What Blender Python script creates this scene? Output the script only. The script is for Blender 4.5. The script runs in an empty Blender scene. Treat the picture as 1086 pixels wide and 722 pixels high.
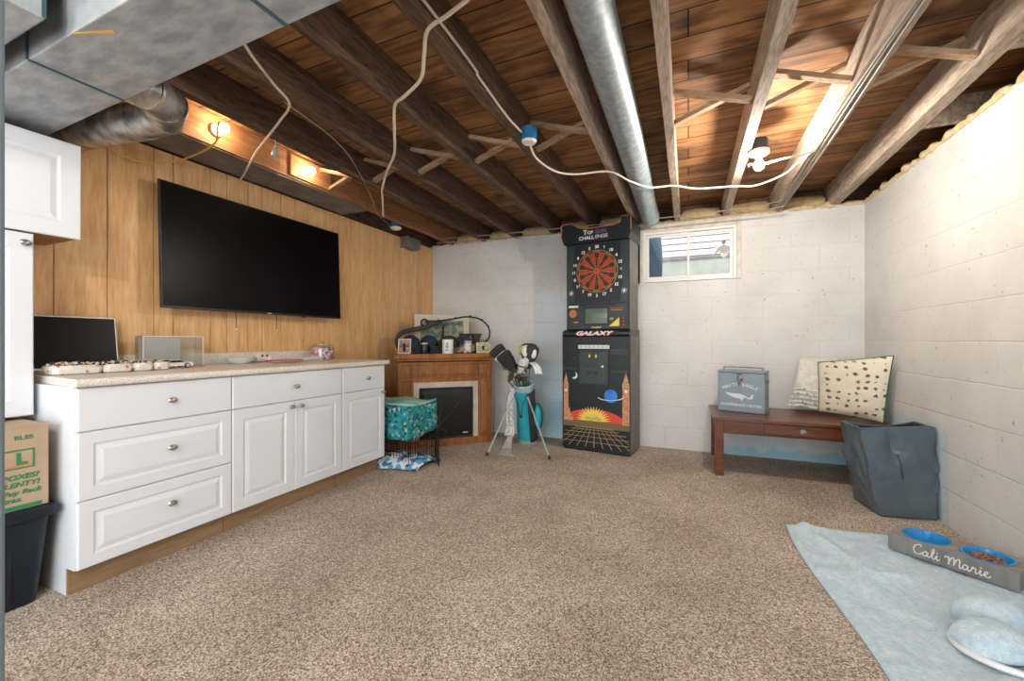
import bpy, bmesh, math, random
from mathutils import Vector, Matrix, noise
PI = math.pi
random.seed(7)
SC = bpy.context.scene
COL = SC.collection

# ------------------------------------------------------------------ materials
def nt(name):
    m = bpy.data.materials.new(name); m.use_nodes = True
    t = m.node_tree; b = t.nodes['Principled BSDF']
    return m, t, b

def mat(name, col, rough=.6, metal=0, emit=None, es=0, trans=0, alpha=1, col2=None, scale=8, stretch=(1,1,1), bump=0, bscale=None, coat=0, contrast=(.35,.65), sheen=0, detail=6):
    m, t, b = nt(name)
    b.inputs['Base Color'].default_value = (*col, 1)
    b.inputs['Roughness'].default_value = rough
    b.inputs['Metallic'].default_value = metal
    b.inputs['Transmission Weight'].default_value = trans
    b.inputs['Alpha'].default_value = alpha
    b.inputs['Coat Weight'].default_value = coat
    b.inputs['Sheen Weight'].default_value = sheen
    if emit:
        b.inputs['Emission Color'].default_value = (*emit, 1); b.inputs['Emission Strength'].default_value = es
    if col2 or bump:
        tc = t.nodes.new('ShaderNodeTexCoord'); mp = t.nodes.new('ShaderNodeMapping')
        mp.inputs['Scale'].default_value = stretch
        t.links.new(tc.outputs['Object'], mp.inputs['Vector'])
        n = t.nodes.new('ShaderNodeTexNoise'); n.inputs['Scale'].default_value = scale; n.inputs['Detail'].default_value = detail
        t.links.new(mp.outputs[0], n.inputs['Vector'])
        if col2:
            r = t.nodes.new('ShaderNodeValToRGB')
            r.color_ramp.elements[0].position = contrast[0]; r.color_ramp.elements[1].position = contrast[1]
            r.color_ramp.elements[0].color = (*col, 1); r.color_ramp.elements[1].color = (*col2, 1)
            t.links.new(n.outputs['Fac'], r.inputs[0]); t.links.new(r.outputs[0], b.inputs['Base Color'])
        if bump:
            n2 = t.nodes.new('ShaderNodeTexNoise'); n2.inputs['Scale'].default_value = bscale or scale; n2.inputs['Detail'].default_value = 5
            t.links.new(mp.outputs[0], n2.inputs['Vector'])
            bp = t.nodes.new('ShaderNodeBump'); bp.inputs['Strength'].default_value = bump; bp.inputs['Distance'].default_value = .01
            t.links.new(n2.outputs['Fac'], bp.inputs['Height']); t.links.new(bp.outputs[0], b.inputs['Normal'])
    return m

def wood(name, dark, light, axis='Y', ring=14, rough=.7, bump=.25, dist=3.0):
    """wood grain running along one axis, in world (generated from object) coordinates"""
    m, t, b = nt(name)
    tc = t.nodes.new('ShaderNodeNewGeometry'); mp = t.nodes.new('ShaderNodeMapping')
    st = {'X': (.12, 1, 1), 'Y': (1, .12, 1), 'Z': (1, 1, .12)}[axis]
    mp.inputs['Scale'].default_value = st
    t.links.new(tc.outputs['Position'], mp.inputs['Vector'])
    n = t.nodes.new('ShaderNodeTexNoise'); n.inputs['Scale'].default_value = ring; n.inputs['Detail'].default_value = 8; n.inputs['Distortion'].default_value = dist * .3
    t.links.new(mp.outputs[0], n.inputs['Vector'])
    n2 = t.nodes.new('ShaderNodeTexNoise'); n2.inputs['Scale'].default_value = ring * 6; n2.inputs['Detail'].default_value = 4
    t.links.new(mp.outputs[0], n2.inputs['Vector'])
    mx = t.nodes.new('ShaderNodeMath'); mx.operation = 'MULTIPLY_ADD'; mx.inputs[1].default_value = .45; 
    t.links.new(n2.outputs['Fac'], mx.inputs[0])
    ml = t.nodes.new('ShaderNodeMath'); ml.operation = 'MULTIPLY'; ml.inputs[1].default_value = .55
    t.links.new(n.outputs['Fac'], ml.inputs[0]); t.links.new(ml.outputs[0], mx.inputs[2])
    r = t.nodes.new('ShaderNodeValToRGB'); r.color_ramp.elements[0].position = .38; r.color_ramp.elements[1].position = .62
    r.color_ramp.elements[0].color = (*dark, 1); r.color_ramp.elements[1].color = (*light, 1)
    t.links.new(mx.outputs[0], r.inputs[0]); t.links.new(r.outputs[0], b.inputs['Base Color'])
    bp = t.nodes.new('ShaderNodeBump'); bp.inputs['Strength'].default_value = bump; bp.inputs['Distance'].default_value = .004
    t.links.new(mx.outputs[0], bp.inputs['Height']); t.links.new(bp.outputs[0], b.inputs['Normal'])
    b.inputs['Roughness'].default_value = rough
    return m

def carpet_mat():
    m, t, b = nt('carpet_pile')
    g = t.nodes.new('ShaderNodeNewGeometry')
    def nz(s, d=2):
        n = t.nodes.new('ShaderNodeTexNoise'); n.inputs['Scale'].default_value = s; n.inputs['Detail'].default_value = d
        t.links.new(g.outputs['Position'], n.inputs['Vector']); return n
    n2 = nz(2.2, 4); nf = nz(260, 2)
    v = t.nodes.new('ShaderNodeTexVoronoi'); v.inputs['Scale'].default_value = 230; t.links.new(g.outputs['Position'], v.inputs['Vector'])
    sv = t.nodes.new('ShaderNodeSeparateXYZ'); t.links.new(v.outputs['Color'], sv.inputs[0])
    n1 = t.nodes.new('ShaderNodeMath'); n1.operation = 'MULTIPLY_ADD'; n1.inputs[1].default_value = .6; t.links.new(sv.outputs[0], n1.inputs[0])
    nq = t.nodes.new('ShaderNodeMath'); nq.operation = 'MULTIPLY'; nq.inputs[1].default_value = .4; t.links.new(nf.outputs['Fac'], nq.inputs[0]); t.links.new(nq.outputs[0], n1.inputs[2])
    r = t.nodes.new('ShaderNodeValToRGB'); e = r.color_ramp.elements
    e[0].position = .18; e[0].color = (.13, .10, .078, 1); e[1].position = .85; e[1].color = (.95, .87, .77, 1)
    x = e.new(.48); x.color = (.46, .37, .29, 1)
    t.links.new(n1.outputs[0], r.inputs[0])
    r2 = t.nodes.new('ShaderNodeValToRGB'); r2.color_ramp.elements[0].color = (.82, .80, .78, 1); r2.color_ramp.elements[1].color = (1, 1, 1, 1)
    r2.color_ramp.elements[0].position = .35; r2.color_ramp.elements[1].position = .6
    t.links.new(n2.outputs['Fac'], r2.inputs[0])
    mx = t.nodes.new('ShaderNodeMixRGB'); mx.blend_type = 'MULTIPLY'; mx.inputs[0].default_value = 1
    t.links.new(r.outputs[0], mx.inputs[1]); t.links.new(r2.outputs[0], mx.inputs[2]); t.links.new(mx.outputs[0], b.inputs['Base Color'])
    b.inputs['Roughness'].default_value = 1; b.inputs['Specular IOR Level'].default_value = .1
    bp = t.nodes.new('ShaderNodeBump'); bp.inputs['Strength'].default_value = .7; bp.inputs['Distance'].default_value = .004
    t.links.new(n1.outputs[0], bp.inputs['Height']); t.links.new(bp.outputs[0], b.inputs['Normal'])
    return m

def block_mat(name, axes, base=(.71, .70, .68), blue=None):
    """painted concrete block: courses .215 high, blocks .42 long; blue = list of (u0,u1,z0,z1,strength) paint patches"""
    m, t, b = nt(name)
    g = t.nodes.new('ShaderNodeNewGeometry'); sp = t.nodes.new('ShaderNodeSeparateXYZ'); t.links.new(g.outputs['Position'], sp.inputs[0])
    cb = t.nodes.new('ShaderNodeCombineXYZ'); t.links.new(sp.outputs[axes], cb.inputs[0]); t.links.new(sp.outputs['Z'], cb.inputs[1])
    br = t.nodes.new('ShaderNodeTexBrick'); br.inputs['Scale'].default_value = 1; br.inputs['Brick Width'].default_value = .43; br.inputs['Row Height'].default_value = .215
    br.inputs['Mortar Size'].default_value = .006; br.inputs['Mortar Smooth'].default_value = .8
    nd = t.nodes.new('ShaderNodeTexNoise'); nd.inputs['Scale'].default_value = 5; nd.inputs['Detail'].default_value = 3
    t.links.new(g.outputs['Position'], nd.inputs['Vector'])
    vm = t.nodes.new('ShaderNodeVectorMath'); vm.operation = 'MULTIPLY_ADD'; vm.inputs[1].default_value = (.015, .015, 0)
    t.links.new(nd.outputs['Color'], vm.inputs[0]); t.links.new(cb.outputs[0], vm.inputs[2]); t.links.new(vm.outputs[0], br.inputs['Vector'])
    def nz(s, d=5):
        n = t.nodes.new('ShaderNodeTexNoise'); n.inputs['Scale'].default_value = s; n.inputs['Detail'].default_value = d
        t.links.new(g.outputs['Position'], n.inputs['Vector']); return n
    n1 = nz(2.5); n2 = nz(38)
    r = t.nodes.new('ShaderNodeValToRGB'); e = r.color_ramp.elements
    e[0].position = .3; e[0].color = (base[0]*.86, base[1]*.86, base[2]*.85, 1); e[1].position = .65; e[1].color = (*base, 1)
    t.links.new(n1.outputs['Fac'], r.inputs[0])
    # sparse rusty / bare specks
    r2 = t.nodes.new('ShaderNodeValToRGB'); r2.color_ramp.elements[0].position = .26; r2.color_ramp.elements[0].color = (.45, .40, .36, 1)
    r2.color_ramp.elements[1].position = .33; r2.color_ramp.elements[1].color = (1, 1, 1, 1)
    t.links.new(n2.outputs['Fac'], r2.inputs[0])
    mx = t.nodes.new('ShaderNodeMixRGB'); mx.blend_type = 'MULTIPLY'; mx.inputs[0].default_value = .8
    t.links.new(r.outputs[0], mx.inputs[1]); t.links.new(r2.outputs[0], mx.inputs[2])
    out = mx.outputs[0]
    # faint lighter joints
    mj = t.nodes.new('ShaderNodeMixRGB'); mj.inputs[2].default_value = (base[0]*1.12, base[1]*1.12, base[2]*1.1, 1)
    mm = t.nodes.new('ShaderNodeMath'); mm.operation = 'MULTIPLY'; mm.inputs[1].default_value = .35; t.links.new(br.outputs['Fac'], mm.inputs[0])
    t.links.new(mm.outputs[0], mj.inputs[0]); t.links.new(out, mj.inputs[1]); out = mj.outputs[0]
    def sstep(sock, a, bb):
        q = t.nodes.new('ShaderNodeMapRange'); q.interpolation_type = 'SMOOTHSTEP'; q.inputs[1].default_value = a; q.inputs[2].default_value = bb
        t.links.new(sock, q.inputs[0]); return q.outputs[0]
    def mul(a, bb):
        q = t.nodes.new('ShaderNodeMath'); q.operation = 'MULTIPLY'; t.links.new(a, q.inputs[0])
        if isinstance(bb, (int, float)): q.inputs[1].default_value = bb
        else: t.links.new(bb, q.inputs[1])
        return q.outputs[0]
    n3 = nz(9, 6)
    def jit(sock, amt=.16):
        q = t.nodes.new('ShaderNodeMath'); q.operation = 'MULTIPLY_ADD'; q.inputs[1].default_value = amt; t.links.new(n3.outputs['Fac'], q.inputs[0]); t.links.new(sock, q.inputs[2]); return q.outputs[0]
    for (u0, u1, z0, z1, k, colr) in (blue or []):
        U = jit(sp.outputs[axes], .06); Z = jit(sp.outputs['Z'])
        o = .03; oz = .08
        f = mul(mul(sstep(U, u0+o-.015, u0+o+.015), sstep(U, u1+o+.015, u1+o-.015)), mul(sstep(Z, z0+oz-.02, z0+oz+.02), sstep(Z, z1+oz+.03, z1+oz-.03)))
        f = mul(f, k)
        q = t.nodes.new('ShaderNodeMixRGB'); q.inputs[2].default_value = (*colr, 1); t.links.new(f, q.inputs[0]); t.links.new(out, q.inputs[1]); out = q.outputs[0]
    t.links.new(out, b.inputs['Base Color'])
    ad = t.nodes.new('ShaderNodeMath'); ad.operation = 'MULTIPLY_ADD'; ad.inputs[1].default_value = -1.0
    t.links.new(br.outputs['Fac'], ad.inputs[0])
    n4 = nz(22, 6); t.links.new(mul(n4.outputs['Fac'], .9), ad.inputs[2])
    bp = t.nodes.new('ShaderNodeBump'); bp.inputs['Strength'].default_value = .45; bp.inputs['Distance'].default_value = .009
    t.links.new(ad.outputs[0], bp.inputs['Height']); t.links.new(bp.outputs[0], b.inputs['Normal'])
    b.inputs['Roughness'].default_value = .75
    return m

def planks_mat():
    m, t, b = nt('old_subfloor_boards')
    g = t.nodes.new('ShaderNodeNewGeometry')
    br = t.nodes.new('ShaderNodeTexBrick'); br.inputs['Scale'].default_value = 1; br.inputs['Brick Width'].default_value = 11.3; br.inputs['Row Height'].default_value = .17; br.offset = .37; br.offset_frequency = 2
    br.inputs['Mortar Size'].default_value = .004; br.inputs['Mortar Smooth'].default_value = .1
    br.inputs['Color1'].default_value = (.36, .17, .062, 1); br.inputs['Color2'].default_value = (.20, .095, .038, 1); br.inputs['Mortar'].default_value = (.012, .007, .004, 1)
    t.links.new(g.outputs['Position'], br.inputs['Vector'])
    mp = t.nodes.new('ShaderNodeMapping'); mp.inputs['Scale'].default_value = (.12, 1, 1); t.links.new(g.outputs['Position'], mp.inputs['Vector'])
    n = t.nodes.new('ShaderNodeTexNoise'); n.inputs['Scale'].default_value = 26; n.inputs['Detail'].default_value = 8; n.inputs['Distortion'].default_value = .8
    t.links.new(mp.outputs[0], n.inputs['Vector'])
    r = t.nodes.new('ShaderNodeValToRGB'); r.color_ramp.elements[0].position = .3; r.color_ramp.elements[0].color = (.45, .4, .36, 1)
    r.color_ramp.elements[1].position = .62; r.color_ramp.elements[1].color = (1.25, 1.22, 1.2, 1); t.links.new(n.outputs['Fac'], r.inputs[0])
    mx = t.nodes.new('ShaderNodeMixRGB'); mx.blend_type = 'MULTIPLY'; mx.inputs[0].default_value = 1; t.links.new(br.outputs['Color'], mx.inputs[1]); t.links.new(r.outputs[0], mx.inputs[2])
    # dark blotches
    n2 = t.nodes.new('ShaderNodeTexNoise'); n2.inputs['Scale'].default_value = 3.2; n2.inputs['Detail'].default_value = 5; t.links.new(g.outputs['Position'], n2.inputs['Vector'])
    r2 = t.nodes.new('ShaderNodeValToRGB'); r2.color_ramp.elements[0].position = .33; r2.color_ramp.elements[0].color = (.35, .32, .3, 1); r2.color_ramp.elements[1].position = .5; r2.color_ramp.elements[1].color = (1, 1, 1, 1)
    t.links.new(n2.outputs['Fac'], r2.inputs[0])
    m2 = t.nodes.new('ShaderNodeMixRGB'); m2.blend_type = 'MULTIPLY'; m2.inputs[0].default_value = 1; t.links.new(mx.outputs[0], m2.inputs[1]); t.links.new(r2.outputs[0], m2.inputs[2])
    t.links.new(m2.outputs[0], b.inputs['Base Color']); b.inputs['Roughness'].default_value = .8
    bp = t.nodes.new('ShaderNodeBump'); bp.inputs['Strength'].default_value = .5; bp.inputs['Distance'].default_value = .01; bp.invert = True
    t.links.new(br.outputs['Fac'], bp.inputs['Height']); t.links.new(bp.outputs[0], b.inputs['Normal'])
    return m

def voro_mat(name, cols, scale, bg=None, thr=.5, rough=.8, stretch=(1, 1, 1), bump=0, rnd=1):
    """printed pattern: voronoi cells coloured from a list; with bg, only a blot at each cell's centre is coloured"""
    m, t, b = nt(name)
    tc = t.nodes.new('ShaderNodeTexCoord'); mp = t.nodes.new('ShaderNodeMapping'); mp.inputs['Scale'].default_value = stretch
    t.links.new(tc.outputs['Object'], mp.inputs['Vector'])
    v = t.nodes.new('ShaderNodeTexVoronoi'); v.inputs['Scale'].default_value = scale; v.inputs['Randomness'].default_value = rnd; t.links.new(mp.outputs[0], v.inputs['Vector'])
    sx = t.nodes.new('ShaderNodeSeparateXYZ'); t.links.new(v.outputs['Color'], sx.inputs[0])
    r = t.nodes.new('ShaderNodeValToRGB'); r.color_ramp.interpolation = 'CONSTANT'
    e = r.color_ramp.elements; e[0].color = (*cols[0], 1); e[1].color = (*cols[-1], 1); e[1].position = (len(cols)-1)/len(cols)
    for i, c in enumerate(cols[1:-1], 1):
        k = e.new(i/len(cols)); k.color = (*c, 1)
    t.links.new(sx.outputs[0], r.inputs[0]); out = r.outputs[0]
    if bg:
        n = t.nodes.new('ShaderNodeTexNoise'); n.inputs['Scale'].default_value = scale*4; t.links.new(mp.outputs[0], n.inputs['Vector'])
        a = t.nodes.new('ShaderNodeMath'); a.operation = 'MULTIPLY_ADD'; a.inputs[1].default_value = .5; t.links.new(n.outputs['Fac'], a.inputs[0]); t.links.new(v.outputs['Distance'], a.inputs[2])
        lt = t.nodes.new('ShaderNodeMath'); lt.operation = 'LESS_THAN'; lt.inputs[1].default_value = thr; t.links.new(a.outputs[0], lt.inputs[0])
        mx = t.nodes.new('ShaderNodeMixRGB'); mx.inputs[1].default_value = (*bg, 1); t.links.new(lt.outputs[0], mx.inputs[0]); t.links.new(out, mx.inputs[2]); out = mx.outputs[0]
    t.links.new(out, b.inputs['Base Color']); b.inputs['Roughness'].default_value = rough
    return m

def glass_mat(name, tint=(1, 1, 1), clear=.85, rough=.02):
    m = bpy.data.materials.new(name); m.use_nodes = True; t = m.node_tree; t.nodes.clear()
    o = t.nodes.new('ShaderNodeOutputMaterial'); mx = t.nodes.new('ShaderNodeMixShader'); tr = t.nodes.new('ShaderNodeBsdfTransparent'); gl = t.nodes.new('ShaderNodeBsdfGlossy')
    tr.inputs[0].default_value = (*tint, 1); gl.inputs['Roughness'].default_value = rough; mx.inputs[0].default_value = 1-clear
    t.links.new(tr.outputs[0], mx.inputs[1]); t.links.new(gl.outputs[0], mx.inputs[2]); t.links.new(mx.outputs[0], o.inputs[0])
    return m

M = {}
M['carpet'] = carpet_mat()
PB = (.42, .62, .72)
M['block_back'] = block_mat('painted_block_back', 'X', blue=[(-1.62, -1.18, -.2, 1.62, .55, (.62, .74, .80)), (-1.9, -1.3, -.2, .85, .45, (.50, .72, .84)), (-1.45, -1.1, -.2, .42, .55, (.36, .62, .76)), (.2, 1.4, -.2, .07, .8, (.25, .52, .66)), (.35, .9, .06, .26, .35, (.42, .62, .7))])
M['block_right'] = block_mat('painted_block_right', 'Y', blue=[(3.2, 4.5, -.2, .56, .55, (.45, .64, .72)), (3.95, 4.5, .3, .85, .5, (.42, .62, .72))])
M['panel'] = wood('oak_panelling', (.68, .36, .135), (.84, .54, .27), 'Z', ring=12, rough=.42, bump=.06, dist=5)
M['groove'] = mat('panel_groove_backing', (.22, .09, .03), .8)  # plain dark backing seen through the board gaps
M['planks'] = planks_mat()
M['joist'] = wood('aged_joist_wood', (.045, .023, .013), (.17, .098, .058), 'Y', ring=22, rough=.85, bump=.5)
M['joist_pale'] = wood('lamplit_joist_wood', (.25, .18, .13), (.56, .45, .35), 'Y', ring=22, rough=.85, bump=.5)  # lighter copy of the joist wood, lamp light put into its colour
M['rim_wood'] = wood('bulb_glow_rim_wood', (.20, .085, .034), (.38, .19, .085), 'Y', ring=16, rough=.7, bump=.3)  # orange glow of the bare bulbs put into the wood colour
M['brace'] = wood('brace_wood', (.20, .12, .07), (.44, .30, .19), 'X', ring=22, rough=.8)
M['brace_pale'] = wood('pale_brace_wood', (.30, .18, .09), (.52, .36, .22), 'X', ring=22, rough=.8)
M['galv'] = mat('galvanised_trunk', (.27, .30, .32), .5, .25, col2=(.44, .47, .49), scale=7, stretch=(1, 2.6, 1), contrast=(.38, .62), detail=12, bump=.15, bscale=20)
M['galv_blue'] = mat('dark_galvanised', (.05, .10, .125), .5, .3, col2=(.10, .20, .25), scale=6)
M['pipe'] = mat('round_duct_steel', (.36, .42, .45), .5, .6, col2=(.48, .54, .57), scale=30, contrast=(.4, .6))
M['elbow'] = mat('spotted_galvanised', (.22, .21, .20), .42, .7, col2=(.60, .58, .54), scale=14, contrast=(.38, .62))
M['pan'] = mat('sheet_metal_pan', (.16, .145, .135), .6, .35, col2=(.26, .24, .225), scale=7)
M['white'] = mat('white_thermofoil', (.80, .83, .87), .38, bump=.01, bscale=3)
M['white_side'] = mat('white_melamine', (.78, .81, .85), .5)
M['ply'] = wood('plywood_toe_kick', (.24, .14, .07), (.36, .23, .125), 'Y', ring=12, rough=.7, bump=.1)
M['worktop'] = voro_mat('speckled_laminate', [(.80, .74, .66), (.86, .81, .74), (.74, .67, .59), (.84, .79, .72), (.62, .56, .50), (.86, .82, .76)], 260, rough=.35)
M['nickel'] = mat('brushed_nickel', (.55, .54, .52), .28, 1)
M['black'] = mat('black_plastic', (.012, .012, .014), .35)
M['screen'] = mat('black_glossy_screen', (.002, .002, .0025), .3)
M['screen'].node_tree.nodes['Principled BSDF'].inputs['Specular IOR Level'].default_value = .12
M['matte_black'] = mat('matte_black', (.02, .02, .022), .8)
M['silver'] = mat('silver_plastic', (.62, .60, .58), .35, .3)
M['cable'] = mat('cream_cable', (.66, .58, .46), .6)
M['cable_grey'] = mat('grey_cable', (.30, .27, .23), .6)
M['cable_yellow'] = mat('yellow_cable', (.72, .45, .09), .5)
M['bluebox'] = mat('blue_box_plastic', (.02, .19, .42), .45)
M['porcelain'] = mat('white_porcelain', (.78, .75, .70), .35)
M['bulb'] = mat('lit_bulb_white', (1, .95, .85), .3, emit=(1, .92, .82), es=1200)
M['bulb_warm'] = mat('lit_bulb_warm', (1, .9, .75), .3, emit=(1, .76, .48), es=150)
M['bulb_fill'] = mat('added_fill_bulb', (1, .95, .9), .3, emit=(1, .94, .87), es=1150)  # for the unseen fill bulbs added behind the camera
M['vinyl'] = mat('white_vinyl', (.80, .78, .74), .45)
M['glass'] = glass_mat('window_glass', clear=.93)
M['acrylic'] = glass_mat('clear_acrylic', (.93, .95, .95), .86, .05)
M['frost'] = mat('frosted_plastic', (.62, .61, .60), .3)
M['foam'] = mat('yellow_foam', (.55, .40, .20), .9, col2=(.72, .60, .38), scale=25, bump=.8, bscale=30)
M['insul'] = mat('yellow_insulation', (.50, .35, .15), .95, col2=(.66, .50, .26), scale=14, bump=.8, bscale=22)
M['plaster'] = mat('rough_plaster', (.58, .50, .42), .9, col2=(.72, .67, .6), scale=18, bump=.8, bscale=25)
M['oak'] = wood('oak_veneer', (.20, .068, .014), (.40, .155, .04), 'Z', ring=20, rough=.38, bump=.08)
M['tile'] = mat('beige_tile', (.52, .43, .35), .5, col2=(.60, .52, .44), scale=12)
M['firebox'] = mat('firebox_black', (.012, .012, .012), .15)
M['log'] = mat('dark_log', (.04, .03, .025), .8, col2=(.10, .07, .05), scale=20)
M['cherry'] = wood('dark_cherry', (.095, .028, .012), (.19, .065, .028), 'X', ring=18, rough=.28, bump=.05)
M['boxblue'] = mat('powder_blue_tin', (.22, .29, .335), .45, .1, col2=(.27, .345, .39), scale=6)
M['rust'] = mat('rusted_steel', (.16, .12, .10), .6, .5, col2=(.42, .40, .38), scale=40)
M['letter_white'] = mat('white_lettering', (.72, .76, .78), .6)
M['knit'] = mat('white_knit', (.66, .64, .58), .95, col2=(.78, .76, .71), scale=30, bump=1, bscale=60)
M['fringe'] = voro_mat('green_speckled_knit', [(.75, .73, .68), (.70, .68, .64), (.22, .34, .26), (.74, .72, .66)], 60)
M['floral'] = voro_mat('pinecone_print_fabric', [(.14, .11, .07), (.10, .13, .06), (.20, .14, .09)], 21, bg=(.78, .72, .57), thr=.50, rough=.95, stretch=(1, .0, 1), rnd=.3)
M['green_cloth'] = mat('green_piping', (.05, .13, .07), .9)
M['slate'] = mat('slate_blue_vinyl', (.085, .12, .148), .34, col2=(.11, .15, .18), scale=4, bump=.25, bscale=9)
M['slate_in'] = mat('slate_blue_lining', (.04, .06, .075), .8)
M['fleece'] = mat('pale_blue_fleece', (.50, .70, .82), 1, col2=(.72, .86, .94), scale=45, bump=.9, bscale=160, sheen=.3, contrast=(.3, .7), detail=10)
M['satin'] = mat('white_satin', (.78, .80, .82), .35)
M['greywood'] = wood('grey_stained_wood', (.17, .175, .175), (.25, .25, .245), 'Z', ring=8, rough=.6, bump=.08)
M['greywood_top'] = wood('grey_brown_wood', (.24, .21, .18), (.34, .30, .26), 'X', ring=12, rough=.7, bump=.08)
M['bowl'] = mat('bright_blue_melamine', (.01, .26, .62), .18, coat=.4)
M['kibble'] = mat('brown_kibble', (.20, .075, .035), .8, col2=(.42, .20, .11), scale=60)
M['tote'] = mat('navy_tote_plastic', (.003, .009, .020), .4)
M['cardboard'] = mat('cardboard', (.44, .32, .21), .85, col2=(.52, .39, .27), scale=4)
M['print_green'] = mat('green_ink', (.03, .22, .10), .7)
M['print_orange'] = mat('orange_ink', (.75, .22, .05), .7)
M['wire'] = mat('black_wire', (.012, .012, .012), .4, .4)
M['teal_print'] = voro_mat('teal_floral_blanket', [(.01, .24, .27), (.02, .34, .36), (.01, .17, .24), (.03, .30, .20), (.40, .45, .45), (.02, .10, .16), (.03, .36, .38), (.01, .26, .32), (.012, .06, .07), (.02, .30, .34)], 46, rough=.9)
M['aqua_cloth'] = mat('aqua_blanket_edge', (.10, .45, .40), .9, col2=(.34, .58, .50), scale=6)
M['bluewhite'] = voro_mat('blue_white_bedding', [(.7, .74, .76), (.03, .16, .34), (.74, .76, .76), (.10, .38, .55), (.76, .77, .77), (.04, .10, .22)], 24, rough=.9)
M['turq'] = mat('turquoise_nylon', (.02, .38, .47), .5, col2=(.03, .44, .53), scale=8, bump=.1, bscale=12)
M['charcoal'] = mat('charcoal_nylon', (.035, .038, .042), .75)
M['palegrey'] = mat('pale_grey_aluminium', (.50, .62, .66), .35, .4)
M['steel'] = mat('club_steel', (.50, .48, .45), .25, 1)
M['lime'] = mat('lime_trim', (.42, .58, .06), .5)
M['towel'] = voro_mat('white_patterned_towel', [(.72, .72, .70), (.68, .68, .66), (.50, .48, .46), (.76, .76, .75)], 40)
M['greycloth'] = mat('grey_canvas', (.40, .37, .34), .9, col2=(.50, .47, .44), scale=12)
M['candy'] = voro_mat('pink_candy', [(.80, .22, .30), (.85, .55, .55), (.55, .18, .40), (.82, .70, .62), (.75, .30, .35)], 70)
M['pinkc'] = mat('pink_sweet', (.80, .28, .34), .5)
M['beadmix'] = voro_mat('mixed_craft_bits', [(.75, .72, .66), (.05, .05, .05), (.6, .3, .2), (.78, .74, .68), (.1, .2, .18), (.7, .5, .4)], 110)
M['floraltray'] = voro_mat('floral_china', [(.12, .30, .34), (.55, .22, .15), (.25, .25, .25)], 34, bg=(.78, .74, .66), thr=.47, rough=.3)
M['orange_mat'] = mat('orange_wood_mat', (.62, .30, .12), .5, col2=(.70, .48, .30), scale=20)
M['carwhite'] = mat('car_white', (.78, .79, .80), .2, coat=.5)
M['rubber'] = mat('rubber', (.02, .02, .02), .7)
M['navy'] = mat('navy_cap_cloth', (.012, .03, .055), .85)
M['tealcap'] = mat('teal_cap_cloth', (.03, .07, .075), .85, col2=(.10, .12, .10), scale=20)
M['purple'] = voro_mat('purple_label', [(.05, .03, .25), (.55, .42, .4), (.10, .03, .30), (.55, .35, .12)], 55, rough=.35)
M['forest'] = mat('forest_print', (.05, .11, .08), .35, col2=(.42, .34, .22), scale=14, contrast=(.4, .7))
M['cream_mount'] = mat('cream_mount', (.55, .52, .40), .5)
M['photo_a'] = mat('photo_print_red', (.20, .05, .04), .3, col2=(.5, .35, .28), scale=45)
M['photo_b'] = mat('photo_print_green', (.12, .2, .06), .3, col2=(.62, .58, .5), scale=45)
M['pale_frame'] = mat('pale_frame', (.62, .56, .46), .5)
M['gold_frame'] = mat('pale_yellow_frame', (.60, .52, .26), .5)
M['siding'] = mat('outdoor_siding', (.48, .44, .41), .7)
M['siding_gap'] = mat('outdoor_siding_lap', (.16, .14, .14), .8)
M['lawn'] = mat('outdoor_green', (.30, .30, .25), .9, col2=(.36, .36, .31), scale=5)
M['bluegrey'] = mat('blue_grey_jamb', (.16, .21, .24), .6)
M['cab_black'] = mat('cabinet_black', (.003, .007, .010), .45, col2=(.005, .010, .013), scale=5)
M['cab_grey'] = mat('cabinet_side_grey', (.12, .11, .10), .5, col2=(.17, .155, .14), scale=6)
M['cab_slate'] = mat('panel_slate', (.022, .034, .040), .4)
M['cab_slate2'] = mat('panel_slate_light', (.030, .048, .055), .4)
M['dred'] = mat('dart_red', (.40, .030, .015), .55)
M['dorange'] = mat('dart_orange', (.46, .15, .035), .5)
M['dblack'] = mat('dart_dark', (.03, .015, .008), .6)
M['dgreen'] = mat('dart_rim_olive', (.17, .12, .05), .6)
M['num'] = mat('number_white', (.72, .76, .76), .5)
M['red'] = mat('red_ink', (.62, .03, .04), .5)
M['crt'] = mat('crt_glass', (.10, .15, .13), .08, coat=.5)
M['yellow'] = mat('yellow_ink', (.72, .58, .10), .5)
M['planet'] = mat('planet_blue', (.01, .13, .62), .5, col2=(.03, .25, .8), scale=12)
M['sunset'] = mat('sunset_red', (.72, .06, .02), .5)
M['sun_y'] = mat('sunburst_yellow', (.85, .62, .12), .5)
M['tower'] = mat('tower_print', (.45, .13, .05), .5, col2=(.62, .40, .22), scale=50)
M['grid_line'] = mat('grid_line_gold', (.55, .40, .18), .5)
M['silverink'] = mat('silver_ink', (.48, .5, .52), .5)
M['purpleink'] = mat('violet_ink', (.14, .10, .24), .5)

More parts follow.
